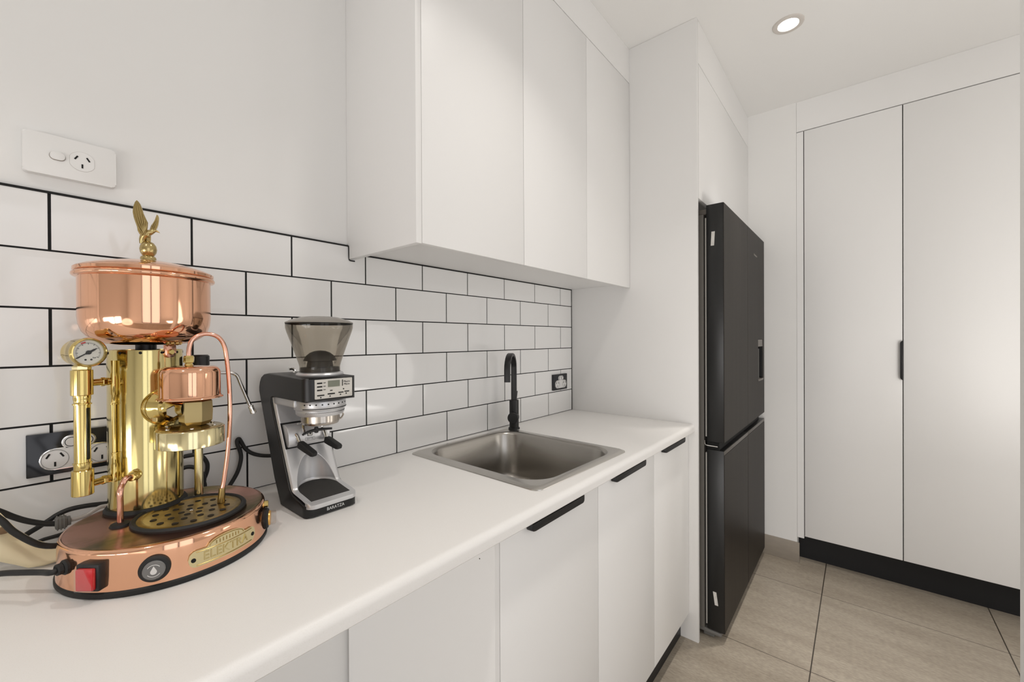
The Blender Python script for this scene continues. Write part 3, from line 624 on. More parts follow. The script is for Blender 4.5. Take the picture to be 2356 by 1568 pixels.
gb = nb(); lathe(gb, [(r_*0.80, z_) for r_, z_ in [(0, 0), (0.019, 0.0), (0.0245, 0.004), (0.0258, 0.010), (0.0260, 0.026), (0.0272, 0.0275), (0.0275, 0.0310), (0.0262, 0.0345), (0.0245, 0.0350), (0.0232, 0.0335), (0.0228, 0.0300)]], frame(gc, FD, UP), 64)
ga = obj('pressure_gauge', gb, BRASS, em)
gf = gc+FD*0.0300
def gp(x, y, h=0.0): return gf + FR*x*0.8 + UP*y*0.8 + FD*h
b = nb(); lathe(b, [(0, 0), (0.0186, 0.0)], frame(gf, FD, UP), 48); obj('dial_face', b, DIAL, ga, label='white gauge dial with black needle')
b = nb()
def gbar(x0, y0, x1, y1, w, h=0.0004):
    d = Vector((x1-x0, y1-y0)); d.normalize(); n_ = Vector((-d.y, d.x))*w/2
    prism(b, [(x0+n_.x, y0+n_.y), (x0-n_.x, y0-n_.y), (x1-n_.x, y1-n_.y), (x1+n_.x, y1+n_.y)], lambda p, q: gp(p[0], p[1], q), 0.0001, h)
for k in range(41):
    a = R(215-250*k/40); r0 = 0.0165 if k % 5 else 0.0150; gbar(r0*math.cos(a), r0*math.sin(a), 0.0185*math.cos(a), 0.0185*math.sin(a), 0.0004 if k % 5 else 0.0008)
for q in (-0.0042, 0.0042): cyl(b, gp(q, -0.0135, 0.0), FD, 0.0013, 0.0005, 12)
obj('dial_marks', b, SLOT, ga)
b = nb(); gbar(-0.0175, -0.0105, 0.0120, 0.0070, 0.0017, 0.0012); gbar(-0.004, -0.0026, 0.009, 0.0052, 0.0032, 0.0014); cyl(b, gp(0, 0, 0.0), FD, 0.0030, 0.0022, 16); obj('needle', b, SLOT, ga)
b = nb(); gbar(-0.0105, 0.0165, -0.0040, 0.0190, 0.0026, 0.0005); obj('red_mark', b, RED, ga)
b = text_bm('bar', 0.0042, 0.0003, lambda x, y, h: gp(0.009+x, -0.0100+y, h)); obj('dial_lettering', b, SLOT, ga)
b = nb(); lathe(b, [(0, 0.0028), (0.0188, 0.0028)], frame(gf, FD, UP), 48); obj('gauge_glass', b, GLASS, ga)
# group: flange, neck, hex block, ring, copper dome
GZ = 1.1035; ax0 = Vector((CX, CY, GZ))
b = nb(); lathe(b, [(0.0, 0.040), (0.0315, 0.040), (0.0320, 0.050), (0.0305, 0.0545), (0.0275, 0.0575), (0.0255, 0.0640), (0.0235, 0.0675), (0.0190, 0.0690), (0.0170, 0.0720), (0.0170, 0.112)], frame(ax0, FD, UP), 48)
gr = obj('group_flange', b, BRASS, em)
b = nb(); cyl(b, ax0+FD*0.080+FR*-0.0055+UP*-0.004, (-0.30, -0.95, 0), 0.0100, 0.020, 6, 0.0012); obj('hex_bolt', b, mat('dull nickel', (0.36, 0.32, 0.25), 0.3, 1.0), gr)
b = nb(); cyl(b, ax0+FD*0.060+FR*-0.022+UP*-0.0165, FD, 0.0060, 0.012, 6, 0.0008); obj('hex_bolt', b, BRASSF, gr)
b = nb(); hexp = [(0.0, 1.0760), (0.0175, 1.0760), (0.0222, 1.0820), (0.0230, 1.0990), (0.0222, 1.1140), (0.0175, 1.1185), (0.0, 1.1185)]
lathe(b, hexp, Matrix.Translation((GX+0.0065, GY-0.001, 0)) @ Matrix.Rotation(R(38), 4, 'Z'), 6); obj('hex_block', b, mat('satin cast brass', (0.45, 0.36, 0.18), 0.38, 1.0), gr, ang=20)
obj('group_head', lz([(0.0400, 1.0500), (0.0448, 1.0442), (0.0456, 1.0448), (0.0456, 1.0705), (0.0450, 1.0716), (0.0438, 1.0722), (0.0425, 1.0722)], GX, GY, 80), BRASSP, em)
obj('group_plate', lz([(0.0425, 1.0700), (0.0425, 1.0726), (0.0410, 1.0736), (0.030, 1.0738), (0.020, 1.0750), (0.012, 1.0770), (0.0, 1.0770)], GX, GY, 80), BRASSF, em, label='dark brass top plate of the group')
obj('shower_screen', lz([(0.0405, 1.0505), (0.0, 1.0505)], GX, GY, 40), BRASSD, em)
for k in range(6):
    a = R(20+60*k); b = nb(); cyl(b, (GX+0.034*math.cos(a), GY+0.034*math.sin(a), 1.0736), (0, 0, 1), 0.0030, 0.0022, 12, 0.0006); obj('plate_screw', b, CHROME, em)
dm = [(0.0395, 1.1190), (0.0438, 1.1196), (0.0442, 1.1208), (0.0432, 1.1222), (0.0415, 1.1230), (0.0405, 1.1250), (0.0405, 1.1600)]
for k in range(1, 8): dm.append((0.0405-0.0105*(1-math.cos(R(90*k/7))), 1.1600+0.0115*math.sin(R(90*k/7))))
dm += [(0.015, 1.1728), (0.0, 1.1730)]
dome = obj('group_dome', lz(dm, GX, GY, 96), COPPER, em, label='copper dome over the group')
b = lz([(0.0, 1.1715), (0.0058, 1.1715), (0.0062, 1.1735), (0.0052, 1.1750), (0.0050, 1.1765), (0.0072, 1.1775), (0.0074, 1.1860), (0.0060, 1.1885), (0.0, 1.1885)], GX-0.002, GY, 8)
obj('tube_nut', b, BRASS, dome)
AW, RG = Vector((0.212, 0.977, 0)), Vector((0.977, -0.212, 0)); g0 = Vector((GX-0.002, GY, 0))
def gt(r, a, z): return g0+RG*r+AW*a+UP*z
b = nb(); tube(b, [gt(0, 0, 1.186), gt(0.0003, 0, 1.198), gt(0.004, 0.000, 1.2125), gt(0.0140, 0.001, 1.2218), gt(0.0270, 0.002, 1.2238), gt(0.0400, 0.004, 1.2180), gt(0.0480, 0.006, 1.2030), gt(0.0515, 0.008, 1.1800), gt(0.0545, 0.010, 1.1400), gt(0.0555, 0.011, 1.0900), gt(0.0530, 0.013, 1.0300), gt(0.0470, 0.0145, 0.975), gt(0.0435, 0.0145, 0.955)], 0.0034, 16, 10)
ct = obj('copper_tube', b, COPTUB, em, label='thin copper tube arching from dome to tray')
b = nb(); tube(b, [gt(0.0438, 0.0145, 0.960), gt(0.0422, 0.0145, TZ+0.003)], lambda t: 0.0046+0.0010*t, 16); obj('tube_tip', b, BRASSD, ct)
obj('support_rod', lz([(0.0, TZ-0.001), (0.0095, TZ-0.001), (0.0095, TZ+0.002), (0.0066, TZ+0.004), (0.0066, 1.060), (0, 1.060)], 0.2086, -0.163, 24), BRASSP, em)
# L shaped copper drain pipe
fa = R(-115.2); fdv = Vector((math.cos(fa), math.sin(fa), 0)); fo = Vector((CX, CY, 0.9985))+fdv*0.0485
b = nb(); cyl(b, fo, fdv, 0.0085, 0.005, 20, 0.001); cyl(b, fo+fdv*0.005, fdv, 0.0068, 0.008, 8, 0.0008); cyl(b, fo+fdv*0.013, fdv, 0.0060, 0.005, 16, 0.0008); lf = obj('pipe_union', b, BRASS, em)
px1 = Vector((0.0995, -0.2120, 0)); p0 = fo+fdv*0.014
b = nb(); tube(b, [p0, p0.lerp(px1+UP*0.997, 0.45)+UP*0.0025, Vector((px1.x+0.0035, px1.y+0.0065, 0.9930)), px1+UP*0.984, px1+UP*0.965, px1+UP*(TZ+0.002)], 0.0040, 16, 8); obj('drain_pipe', b, COPTUB, em)
obj('grommet', lz([(0.004, TZ+0.004), (0.0115, TZ+0.003), (0.0130, TZ), (0.0130, TZ-0.002)], px1.x, px1.y, 28), RUBBER, em)
# steam valve and wand
b = nb(); sv = Vector((0.219, -0.134, 1.150)); cyl(b, (CX+0.046, CY+0.003, 1.150), (0.997, 0.03, 0), 0.0075, 0.034, 20); cyl(b, sv-UP*0.008, UP, 0.0080, 0.022, 20, 0.001); va = obj('steam_valve', b, BRASSF, em)
b = nb(); cyl(b, sv+UP*0.014, UP, 0.0140, 0.0225, 28, 0.0025); obj('valve_knob', b, BLKPL, va, label='black steam valve knob')
b = nb(); tube(b, [sv+Vector((0.006, 0, 0.001)), Vector((0.245, -0.1335, 1.1515)), Vector((0.266, -0.1355, 1.1500)), Vector((0.2770, -0.1363, 1.1440)), Vector((0.2840, -0.1372, 1.1250)), Vector((0.2980, -0.1400, 1.0840))], 0.0032, 12, 8)
sw = obj('steam_wand', b, mat('dull steel wand', (0.50, 0.48, 0.46), 0.2, 1.0), em, label='thin bent steam wand')
b = nb(); tube(b, [(0.2975, -0.1399, 1.0855), (0.2990, -0.1402, 1.0820), (0.3035, -0.1412, 1.0690), (0.3042, -0.1413, 1.0665)], lambda t: (0.0034, 0.0052, 0.0058, 0.0040)[min(3, int(t*3.99))], 14, 4); obj('wand_tip', b, CHROME, sw)
# fittings on the base rim
def bp2(a, z, d=0.0): return Vector((MX+(0.1300+d)*math.cos(R(a)), MY+(0.1300+d)*math.sin(R(a)), z))
def radial(a): return Vector((math.cos(R(a)), math.sin(R(a)), 0))
def push_button(a, z, amber=False):
    o = bp2(a, z, -0.003); d = radial(a)
    b = nb(); lathe(b, [(0, 0), (0.0172, 0), (0.0176, 0.0030), (0.0176, 0.0060), (0.0155, 0.0085), (0.0130, 0.0088), (0.0125, 0.0060)], frame(o, d, UP), 40)
    pb = obj('push_button', b, RUBBER, em, label='round push button with a water drop mark' if not amber else 'round push button on the right side')
    b = nb(); lathe(b, [(0.0125, 0.004), (0.0125, 0.0105), (0.0118, 0.0115), (0, 0.0118)], frame(o, d, UP), 36); obj('button_face', b, AMBER if amber else GREYBT, pb)
    if not amber:
        t_ = Vector((-d.y, d.x, 0)); b = nb(); m_ = lambda p, q: o+t_*p[0]+UP*p[1]+d*q
        dp = [(0, 0.0062)]+[(0.0036*math.sin(R(q)), -0.0014-0.0036*math.cos(R(q))) for q in range(120, -121, -20)]
        prism(b, dp, m_, 0.0117, 0.0122)
        for s0 in (35, 215):
            P = [(0.0082*math.cos(R(s0+q)), 0.0082*math.sin(R(s0+q))) for q in range(0, 111, 10)]+[(0.0075*math.cos(R(s0+q)), 0.0075*math.sin(R(s0+q))) for q in range(110, -1, -10)]
            prism(b, P, m_, 0.0117, 0.0121)
        obj('drop_mark', b, WHITEI, pb)
    b = nb(); lathe(b, [(0.0122, 0.006), (0.0122, 0.0180 if amber else 0.0135), (0.0112, 0.0195 if amber else 0.0145), (0, 0.0200 if amber else 0.0148)], frame(o, d, UP), 36); obj('clear_cap', b, CLEAR, pb)
push_button(-109.4, 0.9015); push_button(-24.7, 0.897, True)
b = nb(); cyl(b, bp2(-23.5, 0.9215, -0.004), radial(-23.5), 0.006, 0.009, 16, 0.001); obj('side_clip', b, BRASS, em)
# red rocker switch under a clear cover
a_ = -140.0; d = radial(a_); t_ = Vector((-d.y, d.x, 0)); o = bp2(a_, 0.9025)
def swb(x0, x1, z0, z1, q0, q1, bev=0.0):
    n = box(nb(), x0, x1, z0, z1, q0, q1, bev=bev)
    for v in n.verts: v.co = o+t_*v.co.x+UP*v.co.y+d*v.co.z
    return n
sw_ = obj('rocker_switch', swb(-0.0150, 0.0150, -0.0180, 0.0180, -0.006, 0.0085, 0.0020), BLKPL, em, label='black framed red rocker switch')
obj('red_rocker', swb(-0.0112, 0.0112, -0.0145, 0.0135, 0.006, 0.0130, 0.0015), RED, sw_)
obj('clear_cover', swb(-0.0122, 0.0122, -0.0155, 0.0145, 0.0086, 0.0142, 0.0012), CLEAR, sw_)
# cord gland and power cord of the machine
d = radial(-160.5); o = bp2(-160.5, 0.9090)
b = nb(); cyl(b, o-d*0.004, d, 0.0100, 0.008, 20, 0.002); cyl(b, o+d*0.003, d, 0.0080, 0.007, 8, 0.0015); gl = obj('cord_gland', b, RUBBER, em)
b = nb(); tube(b, [o+d*0.006, o+d*0.014+UP*-0.0005, Vector((0.018, -0.242, 0.9070)), Vector((0.000, -0.220, 0.9065)), Vector((-0.0166, -0.200, 0.9052)), Vector((-0.045, -0.165, 0.8980)), Vector((-0.090, -0.135, 0.8830)), Vector((-0.130, -0.115, 0.8747)), Vector((-0.30, -0.100, 0.8745))], 0.0037, 12, 8); obj('power_cord', b, CORD, em)
# name plate
def pl(a, z, h): return bp2(a, z, 0.0006+h)
PC = -71.5; HALF = 22.3; ZM = 0.8990; HZ = 0.0118
def plate_poly(g):
    hz = HZ-g; hh = HALF-g*440; P = []
    for k in range(0, 19): P.append((PC-hh+4.4*(1-math.sin(R(10*k))), ZM+hz*math.cos(R(10*k))))
    for k in range(1, 16): P.append((PC-hh+4.4+(2*hh-8.8)*k/16, ZM-hz))
    for k in range(0, 19): P.append((PC+hh-4.4+4.4*math.sin(R(10*k)), ZM-hz*math.cos(R(10*k))))
    for k in range(1, 24):
        a = PC+hh-4.4-(2*hh-8.8)*k/24; u = (a-PC)/12.0
        P.append((a, ZM+hz+(0.0115*math.sqrt(max(0, 1-u*u)) if abs(u) < 1 else 0)))
    return P
def curved_plate(P, h0, h1):
    n = nb(); A = [n.verts.new(pl(a, z, h0)) for a, z in P]; B = [n.verts.new(pl(a, z, h1)) for a, z in P]
    c = len(P)
    for i in range(c): n.faces.new([A[i], A[(i+1) % c], B[(i+1) % c], B[i]])
    for f in bmesh.ops.triangulate(n, faces=[n.faces.new(B)])['faces']: pass
    return n
def strip_plate(g, h):
    """front sheet of the plate in vertical strips so that it follows the rim"""
    n = nb(); hh = HALF-g*440; hz = HZ-g; K = 60; prev = None
    for k in range(K+1):
        a = PC-hh+2*hh*k/K; e = min(a-(PC-hh), (PC+hh)-a)/4.4
        q = hz*math.sqrt(max(0, 1-(1-e)**2)) if e < 1 else hz
        u = (a-PC)/12.0; t_ = q+(0.0115*math.sqrt(max(0, 1-u*u)) if abs(u) < 1 else 0)
        cur = [n.verts.new(pl(a, ZM-q-0.00001, h)), n.verts.new(pl(a, ZM+t_, h))]
        if prev: n.faces.new([prev[0], cur[0], cur[1], prev[1]])
        prev = cur
    return n
n = strip_plate(0.0, 0.0022); e = bmesh.ops.extrude_face_region(n, geom=list(n.faces))
for v in [v for v in e['geom'] if isinstance(v, bmesh.types.BMVert)]:
    v.co -= (v.co-Vector((MX, MY, v.co.z))).normalized()*0.0026
np_ = obj('name_plate', n, BRASSP, em, label='pale brass name plate with raised letters')
b = nb()
for zz, a0, a1 in ((ZM-0.0094, -18.2, 18.2), (ZM+0.0094, -18.2, 18.2)):
    tube(b, [pl(PC+a0+(a1-a0)*k/20, zz, 0.0024) for k in range(21)], 0.0007, 6, raw=True)
tube(b, [pl(PC-11.0*math.cos(R(9*k)), ZM+HZ+0.0006+0.0092*math.sin(R(9*k)), 0.0024) for k in range(21)], 0.0007, 6, raw=True)
obj('plate_border', b, BRASSD, np_)
b = text_bm('ELEKTRA', 0.0170, 0.0010, lambda x, y, h: pl(PC+math.degrees(x/0.1325), ZM+y, 0.0021+h), subdiv=1); obj('plate_lettering', b, mat('worn brass letters', (0.60, 0.50, 0.26), 0.25, 1.0), np_, label='raised letters')
b = nb()
for k in range(8):
    a = PC-7.2+2.05*k; u = (a-PC)/12.0; h = 0.0070*math.sqrt(1-u*u); tube(b, [pl(a, ZM+HZ+0.0008, 0.0024), pl(a, ZM+HZ+0.0008+h*0.78, 0.0024)], 0.0006, 6)
obj('plate_relief', b, BRASSD, np_)
for s in (-1, 1):
    b = nb(); cyl(b, pl(PC+s*19.6, ZM-0.001, 0.0018), radial(PC+s*19.6), 0.0030, 0.0010, 16); obj('plate_screw', b, SLOT, np_)

# ------------------------------------------------------------------ coffee grinder
cg = thing('coffee_grinder', 'black and silver coffee grinder with smoked bean hopper between espresso machine and sink', 'coffee grinder', (0.404, -0.17, ZB))
GX0, GX1 = 0.3505, 0.4575; GF = -0.2705
side = [(-0.150, .8705), (-0.262, .8705), (-0.2690, .8730), (GF, .8770), (GF, .8885), (-0.2670, .8935), (-0.205, .9030), (-0.192, .9110), (-0.116, 1.050), (-0.102, 1.080), (-0.103, 1.0900), (-0.108, 1.0915), (-0.262, 1.0925), (-0.2690, 1.0945), (GF, 1.0985), (GF, 1.1330), (-0.2685, 1.1370), (-0.264, 1.1388), (-0.085, 1.1412), (-0.062, 1.1385), (-0.047, 1.1315), (-0.038, 1.1205), (-0.034, 1.1086), (-0.034, 1.0986), (-0.067, 1.028), (-0.117, .920)]
def slab(bm, prof, x0, x1, fy, rr, ins):
    """side profile swept across the width; corners at the front are rounded in plan, edges eased"""
    xs = [(0.0, 1), (0.0006, .6), (0.002, .2), (0.004, 0), (0.008, 0), (0.013, 0), (0.020, 0)]; W_ = x1-x0
    st = [(x0+a, i, a) for a, i in xs]+[((x0+x1)/2, 0, W_/2)]+[(x1-a, i, a) for a, i in reversed(xs)]
    cy_ = sum(p[0] for p in prof)/len(prof); cz_ = sum(p[1] for p in prof)/len(prof); loops = []
    for (x, i, a) in st:
        lim = fy+(rr-math.sqrt(max(0, rr*rr-(rr-a)**2)) if a < rr else 0); l = []
        for k, (y, z) in enumerate(prof):
            p, q = prof[k-1], prof[(k+1) % len(prof)]; tv = Vector((q[0]-p[0], q[1]-p[1])).normalized(); nv = Vector((-tv.y, tv.x))
            yy, zz = y+nv.x*ins*i*SGN, z+nv.y*ins*i*SGN
            if a >= 0.013 and 0.902 < z < 1.06 and -0.21 < y < (-0.118 if z < 1.0 else -0.11): yy += 0.052 if z < 1.0 else 0.03     # hollow behind the front cover
            l.append((x, max(yy, lim) if y < fy+0.05 else yy, zz))
        loops.append(l)
    return bridge(bm, loops, True, True)
SGN = 1 if sum((side[k][0]*side[(k+1) % len(side)][1]-side[(k+1) % len(side)][0]*side[k][1]) for k in range(len(side))) > 0 else -1
obj('body_shell', slab(nb(), side, GX0, GX1, GF, 0.020, 0.0020), BLKPL, cg, ang=30)
# silver front with arched alcove
path = [(-0.1040, 1.0895), (-0.1085, 1.075), (-0.1200, 1.0520)]
for k in range(1, 111): path.append((-0.1200+(-0.1955+0.1200)*k/110, 1.0520+(0.9135-1.0520)*k/110))
path += [(-0.2005, 0.9085), (-0.2080, 0.9062), (-0.225, 0.9040), (-0.245, 0.9015), (-0.262, 0.8990), (-0.2705, 0.8962), (-0.2735, 0.8920), (-0.2738, 0.8885)]
n = nb(); cols = 170; rows = []; xc = (GX0+GX1)/2
ex = [-0.0015, 0.0, 0.0010, 0.0030]
for j, (y, z) in enumerate(path):
    r_ = []
    for i in range(cols+1):
        u = i/cols; x = GX0+0.0030+(GX1-GX0-0.0060)*u; a = min(x-GX0-0.0030, GX1-0.0030-x)
        e = max(0, 1-a/0.006); yy, zz = y-0.0045*(1-e*e)+0.001, z
        if j >= len(path)-6:
            rr = 0.017; lim = GF-0.0045+(rr-math.sqrt(max(0, rr*rr-(rr-a)**2)) if a < rr else 0); yy = max(yy, lim)
        zb_, zt_ = 0.905, 0.972
        if z < zt_ and j < len(path)-6:
            tt = max(0.0, min(1.0, (z-zb_)/(zt_-zb_))); w_ = 0.0400*math.sqrt(max(1e-4, 1-tt**1.7)); q = abs(x-xc)/w_
            if q < 1: 
                dd = 0.043*(1-tt)**0.75*(1-q**2.0)**0.85; yy += dd; 
        r_.append(n.verts.new((x, yy, zz)))
    rows.append(r_)
for a, b_ in zip(rows, rows[1:]):
    for i in range(cols): n.faces.new([a[i], a[i+1], b_[i+1], b_[i]])
box(n, GX0+0.0040, GX1-0.0040, -0.207, -0.098, 1.0765, 1.0935, bev=0.003, seg=3)
obj('front_cover', n, SILVER, cg, ang=50, label='silver front cover with an arched alcove')
n = nb(); pad = [(0.3640, -0.2560), (0.4440, -0.2560), (0.4425, -0.214), (0.4300, -0.180), (0.4150, -0.163), (0.4040, -0.160), (0.3930, -0.163), (0.3780, -0.180), (0.3655, -0.214)]
pad = [(0.3640, -0.2600), (0.4440, -0.2600)]+[(0.404+0.0395*math.cos(R(q)), -0.206+0.036*math.sin(R(q))) for q in range(0, 181, 12)]
prism(n, pad, lambda p, q: Vector((p[0], p[1], q+0.18*(-0.2-p[1])*-0.75)), 0.900, 0.9085, 0.0012); obj('rest_mat', n, MATPAD, cg, label='black textured rubber mat on the foot')
b = text_bm('BARATZA', 0.0078, 0.0006, lambda x, y, h: Vector((0.4075+x*1.05, GF-h, 0.8805+y*1.15))); obj('foot_lettering', b, WHITEI, cg, label='white lettering on the foot')
# control panel
cp = obj('control_panel', disc_xz(nb(), 0.4055, 1.1172, 0.0382, 0.0188, 0.0010, GF+0.001, GF-0.0010, 0.0003), PANEL, cg, label='silver control panel with display and buttons')
y_ = GF-0.0010
obj('display', disc_xz(nb(), 0.4050, 1.1265, 0.0120, 0.0062, 0.0004, y_+0.0002, y_-0.0006), LCD, cp)
b = nb()
def mk(x, z, w_, h_): box(b, 0.4055+x-w_/2, 0.4055+x+w_/2, y_-0.0006, y_+0.0002, 1.1172+z-h_/2, 1.1172+z+h_/2)
for k in range(3): mk(-0.0290, 0.0118-0.0068*k, 0.0100, 0.0025)
for k in range(3): mk(-0.0195, 0.0122-0.0068*k, 0.0045, 0.0010)
mk(-0.0270, -0.0120, 0.0140, 0.0022); mk(-0.0060, -0.0105, 0.0145, 0.0024); mk(0.0140, -0.0095, 0.0100, 0.0020); mk(0.0265, -0.0085, 0.0100, 0.0020); mk(-0.0060, -0.0040, 0.0048, 0.0016); mk(0.0172, 0.0095, 0.0013, 0.0125)
obj('button_marks', b, SLOT, cp)
b = nb()
for x, z in ((-0.0270, -0.0162), (-0.0085, -0.0150), (0.0130, -0.0138), (0.0250, -0.0125), (0.0195, -0.0030)): cyl(b, (0.4055+x, y_+0.0002, 1.1172+z), (0, -1, 0), 0.0013, 0.0008, 12)
obj('button_symbol', b, SLOT, cp)
b = text_bm('Macro\nMicro', 0.0052, 0.0004, lambda x, y, h: Vector((0.4320+x, y_-h, 1.1262+y))); obj('panel_lettering', b, SLOT, cp)
# dial, steel chute
HX, HY = 0.409, -0.2050
ad = obj('adjustment_dial', lz([(0.0, 1.0900), (0.0490, 1.0900), (0.0500, 1.0880), (0.0500, 1.0725), (0.0494, 1.0715), (0.0470, 1.0700), (0.0465, 1.0620), (0.0440, 1.0585), (0.0, 1.0575)], HX, HY, 72), SILVER, cg, label='silver grind adjustment dial')
b = nb()
for k in range(9): a = R(-150+13*k); cyl(b, (HX+0.0496*math.cos(a), HY+0.0496*math.sin(a), 1.0835), (math.cos(a), math.sin(a), 0), 0.0016, 0.0008, 8)
lathe(b, [(0.0502, 1.0740), (0.0505, 1.0740), (0.0505, 1.0753), (0.0502, 1.0753)], Matrix.Translation((HX, HY, 0)), 40, R(-155), R(-25))
for k in range(48): a = R(-150+2.6*k); cyl(b, (HX+0.0465*math.cos(a), HY+0.0465*math.sin(a), 1.0662+0.0006*(k % 2)), (math.cos(a), math.sin(a), 0), 0.0006, 0.0008, 4)
obj('dial_scale', b, SLOT, ad)
st = obj('grounds_chute', lz([(0.0370, 1.0590), (0.0380, 1.0580), (0.0380, 1.0452), (0.0374, 1.0445), (0.0374, 1.0438), (0.0368, 1.0432), (0.0352, 1.0395), (0.0330, 1.0385), (0.0310, 1.0390), (0.0300, 1.050)], HX, HY, 64), mat('satin steel chute', (0.46, 0.42, 0.375), 0.2, 1.0), cg, label='polished steel grounds chute')
b = nb(); tube(b, [(HX-0.036, HY+0.002, 1.0440), (HX-0.0440, HY+0.002, 1.0440), (HX-0.0465, HY+0.002, 1.0438)], 0.0016, 8); obj('chute_clip', b, CHROME, st)
b = nb(); tube(b, [(0.4350, -0.222, 1.0590), (0.4440, -0.226, 1.0585), (0.4480, -0.226, 1.0545), (0.4450, -0.224, 1.0475), (0.4420, -0.222, 1.0450)], 0.0016, 8); obj('chute_clip', b, MATS['satin steel chute'], st)
# portafilter holder
ph = nb()
prism(ph, [(-0.1240, 0.9895), (-0.1640, 0.9895), (-0.1680, 0.9980), (-0.1660, 1.0150), (-0.1600, 1.0280), (-0.1530, 1.0330), (-0.1180, 1.0340)], lambda p, q: Vector((q, p[0], p[1])), 0.3605, 0.4480, 0.0012)
pho = obj('holder_block', ph, SILVER, cg)
b = nb(); prism(b, [(-0.135, 0.9860), (-0.1605, 0.9860), (-0.1335, 1.0365), (-0.115, 1.0365)], lambda p, q: Vector((q, p[0], p[1])), 0.3575, 0.4510); obj('holder_surround', b, SLOT, pho)
b = nb(); disc_xz(b, 0.4040, 1.0128, 0.0052, 0.0054, 0.001, -0.1640, -0.1672); obj('drop_badge', b, SLOT, pho)
b = nb(); disc_xz(b, 0.4040, 1.0129, 0.0041, 0.0043, 0.001, -0.1655, -0.1676); bb = obj('badge_face', b, PANEL, pho)
b = nb(); cyl(b, (0.4045, -0.1672, 1.0127), (0, -1, 0), 0.0018, 0.0010, 12); obj('badge_mark', b, SLOT, pho)
b = text_bm('SETTE', 0.0055, 0.0005, lambda x, y, h: Vector((0.4040+x, -0.1676-h, 1.0012+y))); obj('holder_lettering', b, mat('grey print', (0.22, 0.22, 0.22), 0.5), pho)
b = nb(); o_ = rrect(0.0100, 0.0038, 0.001, 4, 0.404, 1.0012); i_ = rrect(0.0095, 0.0033, 0.0008, 4, 0.404, 1.0012)
bridge(b, [[(p[0], -0.1682, p[1]) for p in o_], [(p[0], -0.1684, p[1]) for p in i_]]); obj('holder_outline', b, MATS['grey print'], pho)
for (x, zt_, ex_) in ((0.3755, 1.0135, (0.3915, -0.2160, 0.9775)), (0.4320, 1.0175, (0.4455, -0.2150, 0.9820))):
    b = nb(); e_ = Vector(ex_); m0 = Vector((x+0.0045, -0.178, 0.9945)); tube(b, [(x-0.001, -0.150, zt_+0.0005), (x, -0.1590, zt_+0.0012), (x+0.0015, -0.1665, zt_-0.0012), (x+0.003, -0.1715, zt_-0.0090), m0], 0.0040, 12, 6)
    fk = obj('holder_fork', b, CHROME, cg, label='bent steel fork with a black tip')
    b = nb(); dvec = (e_-m0).normalized(); sv_ = dvec.cross(UP).normalized(); uv_ = sv_.cross(dvec); rings = []
    for t_, w_, h_ in ((-0.004, 0.0050, 0.0060), (0.0, 0.0062, 0.0072), (0.012, 0.0066, 0.0068), (0.9*(e_-m0).length, 0.0070, 0.0052), ((e_-m0).length, 0.0060, 0.0040)):
        rings.append([m0+dvec*t_+sv_*p[0]+uv_*p[1] for p in rrect(w_, h_, 0.0018, 3)])
    bridge(b, rings, True, True); obj('fork_tip', b, RUBBER, fk)
b = nb(); tube(b, [(0.3660, -0.2200, 1.0235), (0.3760, -0.2180, 1.0265), (0.3880, -0.2150, 1.0275), (0.4000, -0.2140, 1.0275), (0.4120, -0.2150, 1.0270), (0.4270, -0.2180, 1.0262)], lambda t: 0.0032-0.001*abs(2*t-1), 10, 6, flat=1.0); cyl(b, (0.3965, -0.213, 1.0215), (0, 0, 1), 0.004, 0.012, 12, 0.001)
obj('hook_arm', b, BLKPL, cg)
b = nb(); tube(b, [(0.388, -0.172, 1.034), (0.387, -0.176, 1.026), (0.386, -0.182, 1.020)], 0.0030, 10); tube(b, [(0.430, -0.160, 1.045), (0.4315, -0.161, 1.025), (0.4325, -0.162, 1.012)], 0.0026, 10); obj('hook_bracket', b, CHROME, cg)
# hopper
obj('hopper_collar', lz([(0.0, 1.1395), (0.0455, 1.1395), (0.0460, 1.1425), (0.0440, 1.1455), (0.0400, 1.1470)], HX, HY, 64), SILVER, cg)
hp = obj('bean_hopper', lz([(0.0395, 1.1465), (0.0390, 1.1490), (0.0388, 1.1580), (0.0405, 1.1650), (0.0480, 1.1880), (0.0560, 1.2120), (0.0620, 1.2290), (0.0645, 1.2380), (0.0648, 1.2470)], HX, HY, 80), SMOKE, cg, label='smoked clear bean hopper')
hl = obj('hopper_lid', lz([(0.0640, 1.2475), (0.0655, 1.2480), (0.0650, 1.2500), (0.0560, 1.2545), (0.0420, 1.2585), (0.0360, 1.2605), (0.0200, 1.2622), (0.0, 1.2625)], HX, HY, 80), mat('smoked hopper lid', (0.24, 0.222, 0.195), 0.22), cg)
obj('lid_seal', lz([(0.0610, 1.2458), (0.0645, 1.2458), (0.0650, 1.2480), (0.0610, 1.2480)], HX, HY, 80), SLOT, hl)
b = lz([(0.0375, 1.1470), (0.0372, 1.1560), (0.0260, 1.1565), (0.0240, 1.1690), (0.0320, 1.1700), (0.0315, 1.1720), (0.0270, 1.1800), (0.0195, 1.1865), (0.0110, 1.1900), (0.0, 1.1912)], HX, HY, 48)
obj('bean_valve', b, mat('dark inner plastic', (0.10, 0.098, 0.10), 0.4), hp)
b = nb(); tube(b, [(0.398, -0.105, 1.1390), (0.3980, -0.105, 1.1465), (0.394, -0.105, 1.1495), (0.387, -0.105, 1.1495)], 0.0030, 10); obj('hopper_latch', b, CHROME, cg)

